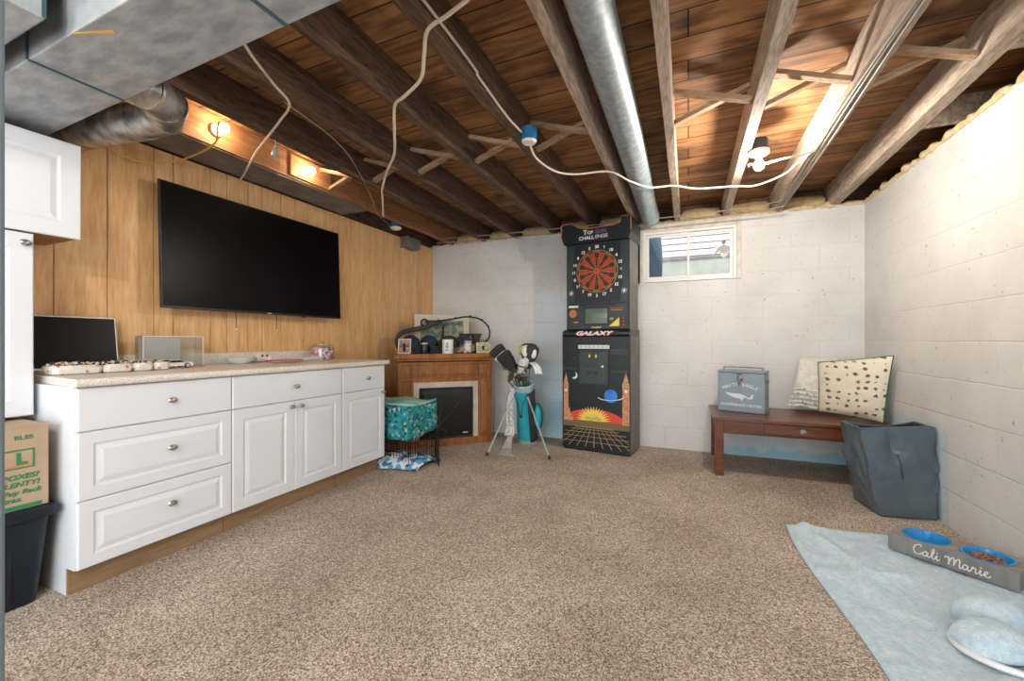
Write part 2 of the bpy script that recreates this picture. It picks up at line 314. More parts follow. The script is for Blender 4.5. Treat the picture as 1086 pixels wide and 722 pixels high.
# ------------------------------------------------------------------ builders
class B:
    def __init__(s): s.bm = bmesh.new(); s.mi = 0
    def _mk(s, fs):
        for f in fs: f.material_index = s.mi
        return s
    def slot(s, i): s.mi = i; return s
    def box(s, x0, x1, y0, y1, z0, z1, bev=0, T=None):
        r = bmesh.ops.create_cube(s.bm, size=1)
        vs = r['verts']
        for v in vs:
            v.co = Vector(((x0+x1)/2 + v.co.x*(x1-x0), (y0+y1)/2 + v.co.y*(y1-y0), (z0+z1)/2 + v.co.z*(z1-z0)))
        es = list({e for v in vs for e in v.link_edges})
        fs = list({f for v in vs for f in v.link_faces})
        s._mk(fs)
        if bev:
            g = bmesh.ops.bevel(s.bm, geom=es, offset=bev, segments=2, affect='EDGES', profile=.5)
            s._mk(g['faces']); vs = list({v for f in g['faces'] for v in f.verts} | {v for v in vs if v.is_valid})
        if T is not None:
            for v in vs:
                if v.is_valid: v.co = T @ v.co
        return s
    def tube(s, pts, r, n=10, cap=True):
        pts = [Vector(p) for p in pts]
        rs = r if isinstance(r, (list, tuple)) else [r]*len(pts)
        rings = []; up = None
        for i, p in enumerate(pts):
            d = (pts[min(i+1, len(pts)-1)] - pts[max(i-1, 0)]).normalized()
            if up is None:
                a = Vector((0, 0, 1)) if abs(d.z) < .9 else Vector((1, 0, 0)); up = d.cross(a).normalized()
            up = (up - d*up.dot(d)).normalized(); w = d.cross(up)
            rings.append([s.bm.verts.new(p + (up*math.cos(2*PI*k/n) + w*math.sin(2*PI*k/n))*rs[i]) for k in range(n)])
        return s._join(rings, True, cap)
    def _join(s, rings, closed=True, cap=True):
        n = len(rings[0]); fs = []
        for a, b in zip(rings, rings[1:]):
            for k in range(n if closed else n-1):
                j = (k+1) % n
                fs.append(s.bm.faces.new((a[k], a[j], b[j], b[k])))
        if cap and closed:
            fs.append(s.bm.faces.new(list(reversed(rings[0])))); fs.append(s.bm.faces.new(rings[-1]))
        return s._mk(fs)
    def loft(s, rings, closed=True, cap=True):
        return s._join([[s.bm.verts.new(Vector(p)) for p in r] for r in rings], closed, cap)
    def lathe(s, c, prof, n=24, T=None, cap=True):
        c = Vector(c); rings = []
        for (r, z) in prof:
            ring = []
            for k in range(n):
                v = Vector((r*math.cos(2*PI*k/n), r*math.sin(2*PI*k/n), z))
                if T is not None: v = T @ v
                ring.append(s.bm.verts.new(c+v))
            rings.append(ring)
        return s._join(rings, True, cap)
    def ball(s, c, r, sx=1, sy=1, sz=1, n=14, T=None):
        q = bmesh.ops.create_uvsphere(s.bm, u_segments=n, v_segments=max(6, n//2+1), radius=r)
        for v in q['verts']:
            v.co = Vector((v.co.x*sx, v.co.y*sy, v.co.z*sz))
            if T is not None: v.co = T @ v.co
            v.co += Vector(c)
        return s._mk({f for v in q['verts'] for f in v.link_faces})
    def prism(s, pts, axis, a, b):
        """pts 2D polygon extruded along axis from a to b"""
        def P(p, h):
            return {'X': (h, p[0], p[1]), 'Y': (p[0], h, p[1]), 'Z': (p[0], p[1], h)}[axis]
        return s.loft([[P(p, a) for p in pts], [P(p, b) for p in pts]])
    def quad(s, *ps):
        return s._mk([s.bm.faces.new([s.bm.verts.new(Vector(p)) for p in ps])])
    def build(s, name, m, parent=None, smooth=False, world=False, solid=0, sub=0, bevel=0):
        bmesh.ops.recalc_face_normals(s.bm, faces=s.bm.faces)
        me = bpy.data.meshes.new(name); s.bm.to_mesh(me); s.bm.free()
        ms = m if isinstance(m, (list, tuple)) else [m]
        for q in ms: me.materials.append(M[q])
        o = bpy.data.objects.new(name, me); COL.objects.link(o)
        if parent is not None:
            o.parent = parent
            if world:
                rt = parent
                while rt.parent: rt = rt.parent
                me.transform(Matrix.Translation(rt.location).inverted())
        else:
            co = [v.co for v in me.vertices]
            c = Vector(((min(v.x for v in co)+max(v.x for v in co))/2, (min(v.y for v in co)+max(v.y for v in co))/2, min(v.z for v in co)))
            me.transform(Matrix.Translation(-c)); o.location = c
        if smooth:
            for p in me.polygons: p.use_smooth = True
            try: me.set_sharp_from_angle(angle=math.radians(40))
            except Exception: pass
        if solid:
            q = o.modifiers.new('s', 'SOLIDIFY'); q.thickness = solid; q.offset = 0
        if bevel:
            q = o.modifiers.new('b', 'BEVEL'); q.width = bevel; q.segments = 2; q.limit_method = 'ANGLE'
        if sub:
            q = o.modifiers.new('d', 'SUBSURF'); q.levels = sub; q.render_levels = sub
        return o

def thing(name, label, cat, loc=(0, 0, 0), rz=0, group=None):
    o = bpy.data.objects.new(name, None); COL.objects.link(o); o.location = loc; o.rotation_euler = (0, 0, rz); o.empty_display_size = .1
    o['label'] = label; o['category'] = cat
    if group: o['group'] = group
    return o
def tag(o, label, cat, group=None, kind=None):
    o['label'] = label; o['category'] = cat
    if group: o['group'] = group
    if kind: o['kind'] = kind
    return o
def struct(o): o['kind'] = 'structure'; return o

def text(body, size, m, parent, T, name='lettering', align='CENTER', extrude=.0008, sx=1, shear=0, bold=0):
    cu = bpy.data.curves.new('t', 'FONT'); cu.body = body; cu.size = size; cu.align_x = align; cu.align_y = 'CENTER'; cu.extrude = extrude; cu.shear = shear; cu.offset = bold
    o = bpy.data.objects.new('t', cu); COL.objects.link(o)
    bpy.context.view_layer.update()
    me = bpy.data.meshes.new_from_object(o.evaluated_get(bpy.context.evaluated_depsgraph_get()))
    bpy.data.objects.remove(o); me.transform(Matrix.Diagonal((sx, 1, 1, 1))); me.transform(T)
    me.materials.clear(); me.materials.append(M[m]); me.name = name
    q = bpy.data.objects.new(name, me); COL.objects.link(q)
    if parent is not None: q.parent = parent
    return q
def join(objs, name):
    """merge several text meshes (same parent) into one object"""
    bm = bmesh.new(); mats = []
    for o in objs:
        me = o.data; base = len(mats); mats += list(me.materials)
        n0 = len(bm.faces); bm.from_mesh(me); bm.faces.ensure_lookup_table()
        for f in list(bm.faces)[n0:]: f.material_index += base
    me = bpy.data.meshes.new(name); bm.to_mesh(me); bm.free()
    for q in mats: me.materials.append(q)
    r = bpy.data.objects.new(name, me); COL.objects.link(r); r.parent = objs[0].parent
    for o in objs: bpy.data.objects.remove(o)
    return r
def facing_y(x, y, z):   # text plane facing -Y (towards the camera side), in local coordinates
    return Matrix.Translation((x, y, z)) @ Matrix.Rotation(PI/2, 4, 'X')
def facing_x(x, y, z):   # text plane facing +X
    return Matrix.Translation((x, y, z)) @ Matrix.Rotation(PI/2, 4, 'Z') @ Matrix.Rotation(PI/2, 4, 'X')
def smoothpath(pts, n=6):
    pts = [Vector(p) for p in pts]; out = []
    for i in range(len(pts)-1):
        p0 = pts[max(i-1, 0)]; p1 = pts[i]; p2 = pts[i+1]; p3 = pts[min(i+2, len(pts)-1)]
        for k in range(n):
            t = k/n
            out.append(.5*((2*p1) + (-p0+p2)*t + (2*p0-5*p1+4*p2-p3)*t*t + (-p0+3*p1-3*p2+p3)*t**3))
    out.append(pts[-1]); return out
def nz(x, y, z=0): return noise.noise(Vector((x, y, z)))

# ------------------------------------------------------------------ setting
XL, XR, YB = -2.97, 1.385, 4.435
ZT, ZC = 2.26, 2.45
YF = -2.4
struct(B().box(XL-.3, XR+.3, YF, YB+.2, -.1, 0).build('floor', 'carpet'))
struct(B().box(XL-.3, XR+.35, YF, YB+.25, ZC, ZC+.08).build('ceiling', 'planks'))
# wall_left: panelling boards with real V gaps in front of a dark backing
gr = [1.03, 1.242, 1.459, 1.563, 1.781, 1.89, 2.041, 2.151, 2.309, 2.519, 2.735, 2.836, 3.047, 3.158, 3.309, 3.427, 3.582, 3.78, 4.014, 4.11, 4.26]
y = 1.03; back = []
for d in [.2, .11, .22, .15, .11, .23, .2, .1, .15, .22, .11, .2, .2, .12, .24, .15, .1, .2, .11, .2]:
    y -= d
    if y > YF: back.append(y)
ys = sorted(back) + gr
b = B(); prev = YF
for g in ys + [YB]:
    b.slot(0).box(XL-.006, XL, prev+.002, g-.002, 0, 2.237, bev=.0012); prev = g
b.slot(1).box(XL-.05, XL-.003, YF, YB, 0, 2.237)
b.slot(2).box(XL-.25, XL-.05, YF, YB+.2, 0, ZC)
struct(b.build('wall_left', ['panel', 'groove', 'joist']))
# wall_back with an opening for the window
wx0, wx1, wz0, wz1 = -.43, .42, 1.665, 2.19
b = B()
for (x0, x1, z0, z1) in ((XL-.25, wx0, 0, ZT), (wx1, XR+.25, 0, ZT), (wx0, wx1, 0, wz0), (wx0, wx1, wz1, ZT)):
    b.box(x0, x1, YB, YB+.2, z0, z1)
struct(b.build('wall_back', 'block_back'))
b = B().box(XR, XR+.25, YF, YB, 0, 2.252)
struct(b.build('wall_right', 'block_right'))
# rim boards above the block walls
struct(B().box(XL-.25, XR+.3, YB+.17, YB+.2, ZT, ZC).build('trim_1', 'joist'))
struct(B().box(XR+.2, XR+.23, YF, YB+.17, ZT-.01, ZC).build('trim_2', 'joist'))
# lumpy mortar / foam beads along the wall tops
def bead(path, r0, seed, name, m):
    pts = []; rs = []
    a, c = Vector(path[0]), Vector(path[1]); n = int((c-a).length/.03)
    for i in range(n+1):
        p = a.lerp(c, i/n); q = nz(i*.35, seed); w = nz(i*.9, seed+9)
        pts.append(p + Vector((0, 0, q*.015))); rs.append(max(.006, r0*(1+.9*q+.5*w)))
    return struct(B().tube(pts, rs, 8).build(name, m, smooth=True))
bead(((XL, YB+.008, 2.262), (-.45, YB+.008, 2.268)), .018, 3, 'trim_3', 'plaster')
bead(((-.45, YB+.008, 2.268), (XR, YB+.008, 2.26)), .022, 5, 'trim_4', 'foam')
bead(((XR+.008, YB, 2.26), (XR+.008, YF, 2.25)), .022, 8, 'trim_5', 'foam')
# rough plaster surround of the window
b = B()
for (x0, x1, z0, z1) in ((-.50, -.425, 1.64, 2.26), (.418, .46, 1.66, 2.25), (-.43, .42, 2.175, 2.25)):
    b.box(x0, x1, YB-.012, YB+.05, z0, z1, bev=.008)
struct(b.build('trim_6', 'plaster'))
struct(B().box(-.478, -.453, YB-.012, YB-.001, 1.66, 2.17, bev=.003).build('trim_8', 'vinyl'))
# door jamb the picture is taken past
struct(B().box(-.86, -.7575, .10, .222, 0, ZT, bev=.004).build('trim_7', 'bluegrey'))

# window_1
w = thing('window_1', 'white two-pane basement slider window', 'window', (0, YB+.03, 1.68)); del w['label']; del w['category']; w['kind'] = 'structure'
def rectframe(b, x0, x1, z0, z1, t, y0, y1):
    b.box(x0, x1, y0, y1, z0, z0+t, bev=.003); b.box(x0, x1, y0, y1, z1-t, z1, bev=.003)
    b.box(x0, x0+t, y0, y1, z0+t, z1-t, bev=.003); b.box(x1-t, x1, y0, y1, z0+t, z1-t, bev=.003); return b
Y0 = YB+.0
rectframe(B(), -.425, .418, 1.67, 2.18, .028, Y0, Y0+.07).build('window_frame', 'vinyl', w, world=True)
rectframe(B(), -.395, .012, 1.70, 2.15, .024, Y0+.012, Y0+.035).build('sash', 'vinyl', w, world=True)
rectframe(B(), -.012, .39, 1.70, 2.15, .024, Y0+.036, Y0+.06).build('sash', 'vinyl', w, world=True)
B().box(-.37, -.012, Y0+.022, Y0+.025, 1.724, 2.126).build('window_pane', 'glass', w, world=True)
B().box(.012, .366, Y0+.046, Y0+.049, 1.724, 2.126).build('window_pane', 'glass', w, world=True)

# hanging ornament in the window
t = thing('hanging_ornament', 'white angel suncatcher with a heart hanging in the right window pane', 'ornament', (.31, YB-.015, 1.87))
B().tube([(0, 0, .15), (0, 0, .27)], .0012, 6).build('cord', 'cable_grey', t)
M['pewter'] = mat('pewter', (.22, .22, .23), .5, .3)
B().ball((0, 0, .145), .018, sy=.5).build('head', 'pewter', t, smooth=True)
B().prism([(0, .13), (.03, .06), (.035, .02), (-.035, .02), (-.03, .06)], 'Y', -.004, .004).build('gown', 'pewter', t)
B().prism([(0, .12), (-.05, .10), (-.085, .03), (-.04, .06), (0, .09), (.03, .06), (.05, .05), (.05, .10)], 'Y', .004, .008).build('wings', 'pewter', t)
hp = [(.032*16*math.sin(a)**3/16, .032*(13*math.cos(a)-5*math.cos(2*a)-2*math.cos(3*a)-math.cos(4*a))/16+.02) for a in [2*PI*k/24 for k in range(24)]]
B().prism(hp, 'Y', -.008, -.002).build('heart', 'pale_frame', t)

# outdoors beyond the window
b = B()
for k in range(24):
    z = 1.2 + k*.10
    b.slot(0).box(-3, 3, 7.02-.012, 7.05, z, z+.086); b.slot(1).box(-3, 3, 7.03, 7.06, z+.08, z+.102)
b.slot(2).box(-3, 3, 6.97, 7.0, 1.2, 2.33).slot(1).box(-3, 3, 6.95, 7.0, 2.33, 2.37)
o = b.build('neighbouring_house', ['siding', 'siding_gap', 'lawn']); tag(o, 'pale clapboard house side seen outside through the basement window', 'house'); 
struct(B().box(-3, 3, YB+.2, 7.6, 1.5, 1.6).build('ground', 'lawn'))
t = thing('outdoor_bin', 'dark barrel outside at the left of the basement window', 'barrel', (-.62, 5.6, 1.6))
B().lathe((0, 0, 0), [(.26, 0), (.31, .25), (.32, .5), (.30, .8), (.28, .95)], 24).build('barrel_body', 'navy', t, smooth=True)
B().lathe((0, 0, 0), [(.29, .93), (.30, .96), (.29, .99), (.0, .99)], 24, cap=False).build('lid', 'navy', t)

# ------------------------------------------------------------------ ceiling timber
def joist(x0, x1, label, m='joist', z0=ZT, y0=YF):
    b = B(); n = 60
    for sgn in (0,):
        rings = []
        for i in range(n+1):
            yy = y0 + (YB+.165-y0)*i/n; w1 = nz(yy*1.5, x0*7)*.004; w2 = nz(yy*1.7, x0*9+4)*.005
            rings.append([(x0+w1, yy, z0+w2), (x1+w1, yy, z0+w2*.7), (x1+w1*.5, yy, ZC), (x0+w1*.5, yy, ZC)])
        b.loft(rings)
    return tag(b.build('ceiling_joist', m, bevel=.003), label, 'joist', 'ceiling joists')
J = {}
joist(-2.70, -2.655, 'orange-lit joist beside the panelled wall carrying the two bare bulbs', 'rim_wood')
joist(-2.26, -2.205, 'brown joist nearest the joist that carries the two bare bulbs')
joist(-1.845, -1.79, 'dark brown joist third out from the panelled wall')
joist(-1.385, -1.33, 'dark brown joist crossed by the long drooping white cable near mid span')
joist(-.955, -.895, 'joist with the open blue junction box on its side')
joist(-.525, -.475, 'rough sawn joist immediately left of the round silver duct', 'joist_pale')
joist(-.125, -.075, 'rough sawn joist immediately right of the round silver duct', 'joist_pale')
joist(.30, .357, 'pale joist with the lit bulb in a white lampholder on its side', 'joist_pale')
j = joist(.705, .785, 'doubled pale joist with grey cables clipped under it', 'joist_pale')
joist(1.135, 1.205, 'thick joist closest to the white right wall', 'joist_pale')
b = B()
for k, (dx, dz) in enumerate(((-.018, -.006), (0, -.005), (.02, -.006))):
    b.tube(smoothpath([(.745+dx+.01*math.sin(i*1.3+k), YF+i*.62, ZT+dz+.004*math.sin(i*2+k)) for i in range(12)], 4), .0045, 6)
tag(b.build('cable_run', 'cable_grey', smooth=True), 'grey cables running along the underside of the doubled pale joist', 'cable')

# cross bridging
bays = [(-2.655, -2.26, 'brace', 'beside the bare bulbs by the panelled wall'), (-2.205, -1.845, 'brace', 'in the dark bay second from the panelled wall'), (-1.79, -1.385, 'brace', 'in the dark bay third from the panelled wall'),
        (-1.33, -.955, 'brace', 'in the bay just left of the blue junction box joist'), (-.895, -.525, 'brace', 'in the bay just right of the blue junction box'),
        (-.075, .30, 'brace_pale', 'between the round duct and the lit lampholder joist'), (.357, .705, 'brace_pale', 'above the lit white lampholder'), (.785, 1.135, 'brace_pale', 'between the two joists nearest the right wall')]
for (xa, xb, m, where) in bays:
    for s in (0, 1):
        za, zb = ((ZT+.03, ZC-.035) if s else (ZC-.035, ZT+.03)); yc = 2.45 + (.045 if s else -.045)
        T0 = Vector((xa+.004, yc, za)); T1 = Vector((xb-.004, yc, zb))
        b = B(); hw = .02
        d = (T1-T0).normalized(); up = Vector((-d.z, 0, d.x))*.012
        ring = lambda p: [p-up+Vector((0, -hw, 0)), p+up+Vector((0, -hw, 0)), p+up+Vector((0, hw, 0)), p-up+Vector((0, hw, 0))]
        b.loft([ring(T0), ring(T1)])
        tag(b.build('bridging_brace', m, bevel=.002), '%s bridging brace %s' % ('up-slanting' if s else 'down-slanting', where), 'brace', 'cross bridging between joists')
# blocking pieces by the right wall
for i, (yy, lab) in enumerate(((3.05, 'farther short board between the last joist and the right wall top'), (2.35, 'nearer short board between the last joist and the right wall top'))):
    tag(B().box(1.206, XR+.19, yy, yy+.045, ZT+.02, ZC-.03, bev=.003).build('blocking_board', 'joist_pale'), lab, 'board', 'short boards by the right wall')
# insulation batts in the bays at the back wall
bx = [(-2.65, -2.27, 'leftmost bay behind the far end'), (-2.20, -1.85, 'second bay from the panelled wall'), (-1.785, -1.39, 'third bay from the panelled wall'), (-1.325, -.96, 'bay just left of the arcade machine top'),
      (-.89, -.53, 'bay above the dart machine'), (-.07, .295, 'bay above the window'), (.362, .70, 'bay right of the window'), (.79, 1.13, 'bay nearest the right corner')]
for (x0, x1, wh) in bx:
    b = B(); r = []
    for i in range(7):
        xx = x0 + (x1-x0)*i/6; bul = math.sin(PI*i/6)*.03 + nz(xx*9, x0)*.02
        r.append([(xx, YB+.16, ZT+.005), (xx, YB+.03-bul, ZT+.003), (xx, YB+.015-bul, ZT+.05), (xx, YB+.03-bul*.8, ZT+.10), (xx, YB+.07, ZT+.125+bul*.5), (xx, YB+.16, ZT+.12)])
    b.loft(r)
    tag(b.build('insulation_batt', 'insul', smooth=True, sub=1), 'yellow insulation batt stuffed above the back wall, ' + wh, 'insulation', 'insulation batts above the back wall')

# ------------------------------------------------------------------ ducts
t = thing('round_duct', 'long silver round metal duct hung between two joists', 'duct', (-.31, 2, 2.2))
PX, PR = -.332, .084
pr = [(PX, YF, 2.315), (PX, 1.0, 2.315), (PX, 2.5, 2.31), (PX-.005, 3.3, 2.30)]
B().tube(pr, PR, 28).build('duct_section', 'pipe', t, smooth=True, world=True)
B().tube([(PX-.005, 3.25, 2.30), (PX-.01, 4.0, 2.285), (PX-.01, 4.30, 2.28)], PR*.97, 28).build('duct_section', 'pipe', t, smooth=True, world=True)
B().tube([(PX-.004, 3.23, 2.30), (PX-.004, 3.26, 2.30)], PR*1.03, 28).build('seam_band', 'pipe', t, smooth=True, world=True)
B().tube([(PX-.01, 4.2, 2.283), (PX-.01, 4.22, 2.283)], PR*1.03, 28).build('seam_band', 'pipe', t, smooth=True, world=True)

ZD = 2.035
t = thing('trunk_duct', 'large rectangular grey sheet-metal duct crossing the ceiling corner', 'duct', (-2, .85, ZD))
a0, a1 = (-2.96, .72), (-2.96, 1.20)      # wall end, near and far edge
c0, c1 = (-.2, .56), (-.2, .70)
def trunk(u0, u1, e=0):
    def P(u, side): return (-2.96 + 2.96*u, (.668 if side == 0 else .945) + ((-.03) if side == 0 else (-.075))*u)
    q = [P(u0, 0), P(u1, 0), P(u1, 1), P(u0, 1)]
    c = Vector((sum(p[0] for p in q)/4, sum(p[1] for p in q)/4))
    return q
for (u0, u1) in ((0, .296), (.298, .617), (.619, 1.0)):
    q = trunk(u0, u1)
    B().prism(q, 'Z', ZD, ZD+.20).build('duct_section', ['galv'], t, world=True, bevel=.004)
q = trunk(0, 1)
for u in (.297, .618):
    b = B()
    p0, p1 = trunk(u-.0018, u+.0018)[0], trunk(u-.0018, u+.0018)[1]; r1, r0 = trunk(u-.0018, u+.0018)[2], trunk(u-.0018, u+.0018)[3]
    b.prism([p0, p1, r1, r0], 'Z', ZD-.004, ZD)
    b.box(p0[0], p1[0], p0[1]-.005, p0[1], ZD, ZD+.2)
    b.build('seam_strip', 'galv_blue', t, world=True)
b = B().box(-1.775, -1.755, .656, .659, ZD, ZD+.04).prism([(-1.775, .660), (-1.76, .660), (-1.64, .70), (-1.645, .712)], 'Z', ZD-.0015, ZD-.0003)
b.build('yellow_tape_mark', 'cable_yellow', t, world=True)
t = thing('branch_duct', 'small rectangular blue-grey duct ending before the large trunk duct', 'duct', (-2.2, .2, ZD))
B().box(-2.7, -1.776, -1.2, .598, ZD, ZD+.17, bev=.004).build('duct_body', 'galv', t, world=True)
B().box(-2.7, -1.774, .590, .600, ZD+.003, ZD+.172).build('end_flange', 'galv_blue', t, world=True)

# elbow
t = thing('duct_elbow', 'spotted galvanised round elbow leaving the trunk duct above the panelling', 'duct', (-2.3, 1.05, 2.05))
path = [(-2.115, .90, 2.14), (-2.12, 1.02, 2.14), (-2.17, 1.11, 2.14), (-2.28, 1.155, 2.135), (-2.42, 1.14, 2.13), (-2.93, 1.06, 2.125)]
for i in range(len(path)-1):
    p, q = Vector(path[i]), Vector(path[i+1]); d = (q-p).normalized()
    B().tube([p-d*.012, q+d*.008], [.0835, .082], 26).build('elbow_segment', 'elbow', t, smooth=True, world=True)
b = B()
for i in range(1, len(path)-1):
    p = Vector(path[i]); d = (Vector(path[i+1])-Vector(path[i-1])).normalized(); b.tube([p-d*.006, p+d*.006], .0855, 26)
b.tube([(-2.6, 1.112, 2.129), (-2.612, 1.110, 2.129)], .086, 26)
b.build('seam_ring', 'elbow', t, smooth=True, world=True)
# sheet-metal pan under the bay next to the wall
t = thing('return_air_pan', 'grey sheet-metal pan nailed under the bay beside the panelling', 'duct', (-2.8, 1.5, ZT))
b = B().box(-2.965, -2.665, 1.02, 2.93, ZT-.010, ZT-.004); b.build('sheet', 'pan', t, world=True)
b = B()
for yy in (1.02, 2.05, 2.90): b.box(-2.965, -2.665, yy, yy+.03, ZT-.014, ZT-.010)
b.build('folded_edge', 'pan', t, world=True)
# end box
t = thing('duct_boot', 'small dark metal duct box at the far end of the panelling top', 'duct', (-2.88, 3.9, 2.12))
B().prism([(3.80, 2.13), (3.98, 2.115), (4.02, 2.14), (4.02, 2.24), (3.80, 2.24)], 'X', -2.965, -2.865).build('boot_body', 'pan', t, world=True, bevel=.003)
B().box(-2.966, -2.86, 3.785, 3.80, 2.12, 2.245).build('flange', 'pan', t, world=True)

# ------------------------------------------------------------------ electrics
def light(name, loc, power, col, r=.03):
    l = bpy.data.lights.new(name, 'POINT'); l.energy = power; l.color = col; l.shadow_soft_size = r
    o = bpy.data.objects.new(name, l); COL.objects.link(o); o.location = loc; return o
def bulb(t, z=-.06, r=.03, m='bulb'):
    prof = [(.012, z+.045), (.014, z+.03), (r*.8, z+.015), (r, z-.005), (r*.8, z-.024), (r*.35, z-.033)]
    return B().lathe((0, 0, 0), prof, 14).build('bulb', m, t, smooth=True)
# lampholder on the pale joist
t = thing('ceiling_lamp', 'lit bare bulb in a white lampholder on the pale joist, nearest the window', 'lamp', (.405, 2.98, 2.255), 0, 'bare bulb lamps')
B().lathe((0, 0, 0), [(.05, 0), (.05, .07), (.0, .07)], 8, cap=False).build('junction_box', 'charcoal', t)
B().lathe((0, 0, -.03), [(.02, -.012), (.03, 0), (.055, .012), (.058, .03), (.0, .03)], 24, cap=True).build('lampholder', 'porcelain', t, smooth=True)
bulb(t, -.085)
for (yy, zz, lab) in ((1.62, 2.355, 'lit bare bulb on the orange-lit joist, the one closer to the metal elbow'), (2.25, 2.335, 'lit bare bulb on a wooden block on the orange-lit joist above the television')):
    t = thing('bare_bulb', lab, 'lamp', (-2.58, yy, zz), 0, 'bare bulb lamps')
    TX = Matrix.Rotation(PI/2, 4, 'Y')
    B().lathe((-.074, 0, 0), [(.035, 0), (.035, .02), (.018, .03), (.016, .05)], 20, T=TX).build('lampholder', 'porcelain', t, smooth=True)
    B().lathe((-.03, 0, 0), [(.012, 0), (.014, .008), (.024, .022), (.029, .036), (.022, .052), (.008, .06)], 14, T=TX).build('bulb', 'bulb_warm', t, smooth=True)
t = B().box(-2.6545, -2.64, 2.13, 2.50, 2.275, 2.43, bev=.003).build('backing_board', 'rim_wood'); tag(t, 'short wooden board on the orange-lit joist behind a bare bulb', 'board')
# octagon box with white cover on the joist
t = thing('junction_box', 'blue octagon junction box with white cover on a ceiling joist', 'junction box', (-.845, 2.24, 2.22))
B().lathe((0, 0, 0), [(.046, .005), (.048, .075), (.0, .075)], 8).build('box', 'bluebox', t)
B().lathe((0, 0, 0), [(.0, -.01), (.036, -.008), (.044, .005), (.0, .005)], 24, cap=False).build('cover', 'porcelain', t, smooth=True)
t = thing('junction_box', 'blue junction box with white lampholder beyond the sheet-metal pan', 'junction box', (-2.80, 3.50, 2.25))
B().lathe((0, 0, 0), [(.05, .005), (.05, .07), (.0, .07)], 8).build('box', 'bluebox', t)
B().lathe((0, 0, 0), [(.0, -.022), (.03, -.02), (.055, -.006), (.058, .005), (.0, .005)], 24, cap=False).build('cover', 'porcelain', t, smooth=True)

def cable(pts, r, m, label, name='electric_cable', n=6):
    return tag(B().tube(smoothpath(pts, n), r, 8).build(name, m, smooth=True), label, 'cable', 'loose ceiling cables')
cable([(-1.50, .98, 2.27), (-1.605, 1.092, 2.235), (-1.70, 1.28, 2.22), (-1.756, 1.41, 2.205), (-1.95, 1.51, 2.215), (-2.10, 1.58, 2.225), (-2.25, 1.65, 2.235), (-2.5, 1.76, 2.24), (-2.80, 1.90, 2.22), (-2.95, 1.97, 2.225)], .006, 'cable', 'white cable kinking from the trunk duct to the panelling top')
cable([(-1.78, 1.40, 2.215), (-1.86, 1.85, 2.20), (-2.25, 2.5, 2.205), (-2.55, 2.93, 2.21), (-2.72, 3.3, 2.22), (-2.85, 3.45, 2.25)], .0028, 'cable_grey', 'thin grey wire slanting under the dark joists to the far corner')
cable([(-.60, 1.1, 2.252), (-.641, 1.22, 2.245), (-.78, 1.27, 2.235), (-.90, 1.31, 2.24), (-.98, 1.40, 2.225), (-1.06, 1.49, 2.20), (-1.2, 1.56, 2.195), (-1.335, 1.66, 2.235), (-1.45, 1.80, 2.20), (-1.606, 1.992, 2.18), (-1.83, 2.20, 2.20), (-2.08, 2.445, 2.20), (-2.26, 2.66, 2.225), (-2.5, 2.95, 2.18)], .0075, 'cable', 'thick white cable drooping from joist to joist toward the television')
cable([(-.884, YF+.2, 2.33), (-.884, 1.26, 2.307), (-.884, 1.7, 2.28), (-.884, 2.0, 2.262), (-.87, 2.18, 2.255)], .006, 'cable', 'white cable clipped along the joist side into the blue box')
cable([(-.845, 2.26, 2.205), (-.84, 2.36, 2.17), (-.80, 2.60, 2.18), (-.70, 2.75, 2.20), (-.50, 2.88, 2.235), (-.38, 3.0, 2.195), (-.257, 3.17, 2.19), (-.10, 3.33, 2.235), (.065, 3.42, 2.22), (.32, 3.52, 2.235), (.455, 3.52, 2.22), (.605, 3.38, 2.225), (.66, 3.22, 2.24), (.70, 3.1, 2.245)], .0065, 'cable', 'cream cable wandering from the blue box past the round duct')
cable([(.375, 3.2, 2.25), (.37, 3.12, 2.235), (.43, 3.06, 2.20), (.55, 3.0, 2.195), (.66, 3.05, 2.22), (.72, 3.08, 2.245)], .006, 'cable', 'short cream cable looping under the lit white lampholder')
cable([(-2.60, 1.62, 2.355), (-2.52, 1.56, 2.35), (-2.50, 1.54, 2.30), (-2.57, 1.57, 2.245), (-2.72, 1.57, 2.21), (-2.88, 1.52, 2.165), (-2.925, 1.375, 2.11), (-2.93, 1.2, 2.145), (-2.94, 1.08, 2.2)], .005, 'cable_yellow', 'yellow cable sagging from a bare bulb to behind the elbow')
for (z, lab) in ((2.335, 'upper taut grey wire strung across the bays at the back'), (2.285, 'lower taut grey wire strung across the bays at the back')):
    pts = [(-2.75, 4.15, z-.06), (-1.9, 4.18, z-.075), (-1.2, 4.2, z-.08), (-.25, 4.22, z-.082), (.45, 4.2, z-.08), (.74, 4.1, z-.078)]
    cable(pts, .005, 'cable_grey', lab)
t = thing('hanging_plug', 'clear plastic pull hanging under the second joist', 'plug', (-2.235, 1.70, 2.16))
B().tube([(0, 0, .06), (0, 0, .10)], .002, 6).build('cord', 'cable', t)
B().lathe((0, 0, 0), [(.022, 0), (.018, .02), (.008, .045), (.006, .06)], 14).build('grip', 'frost', t, smooth=True)

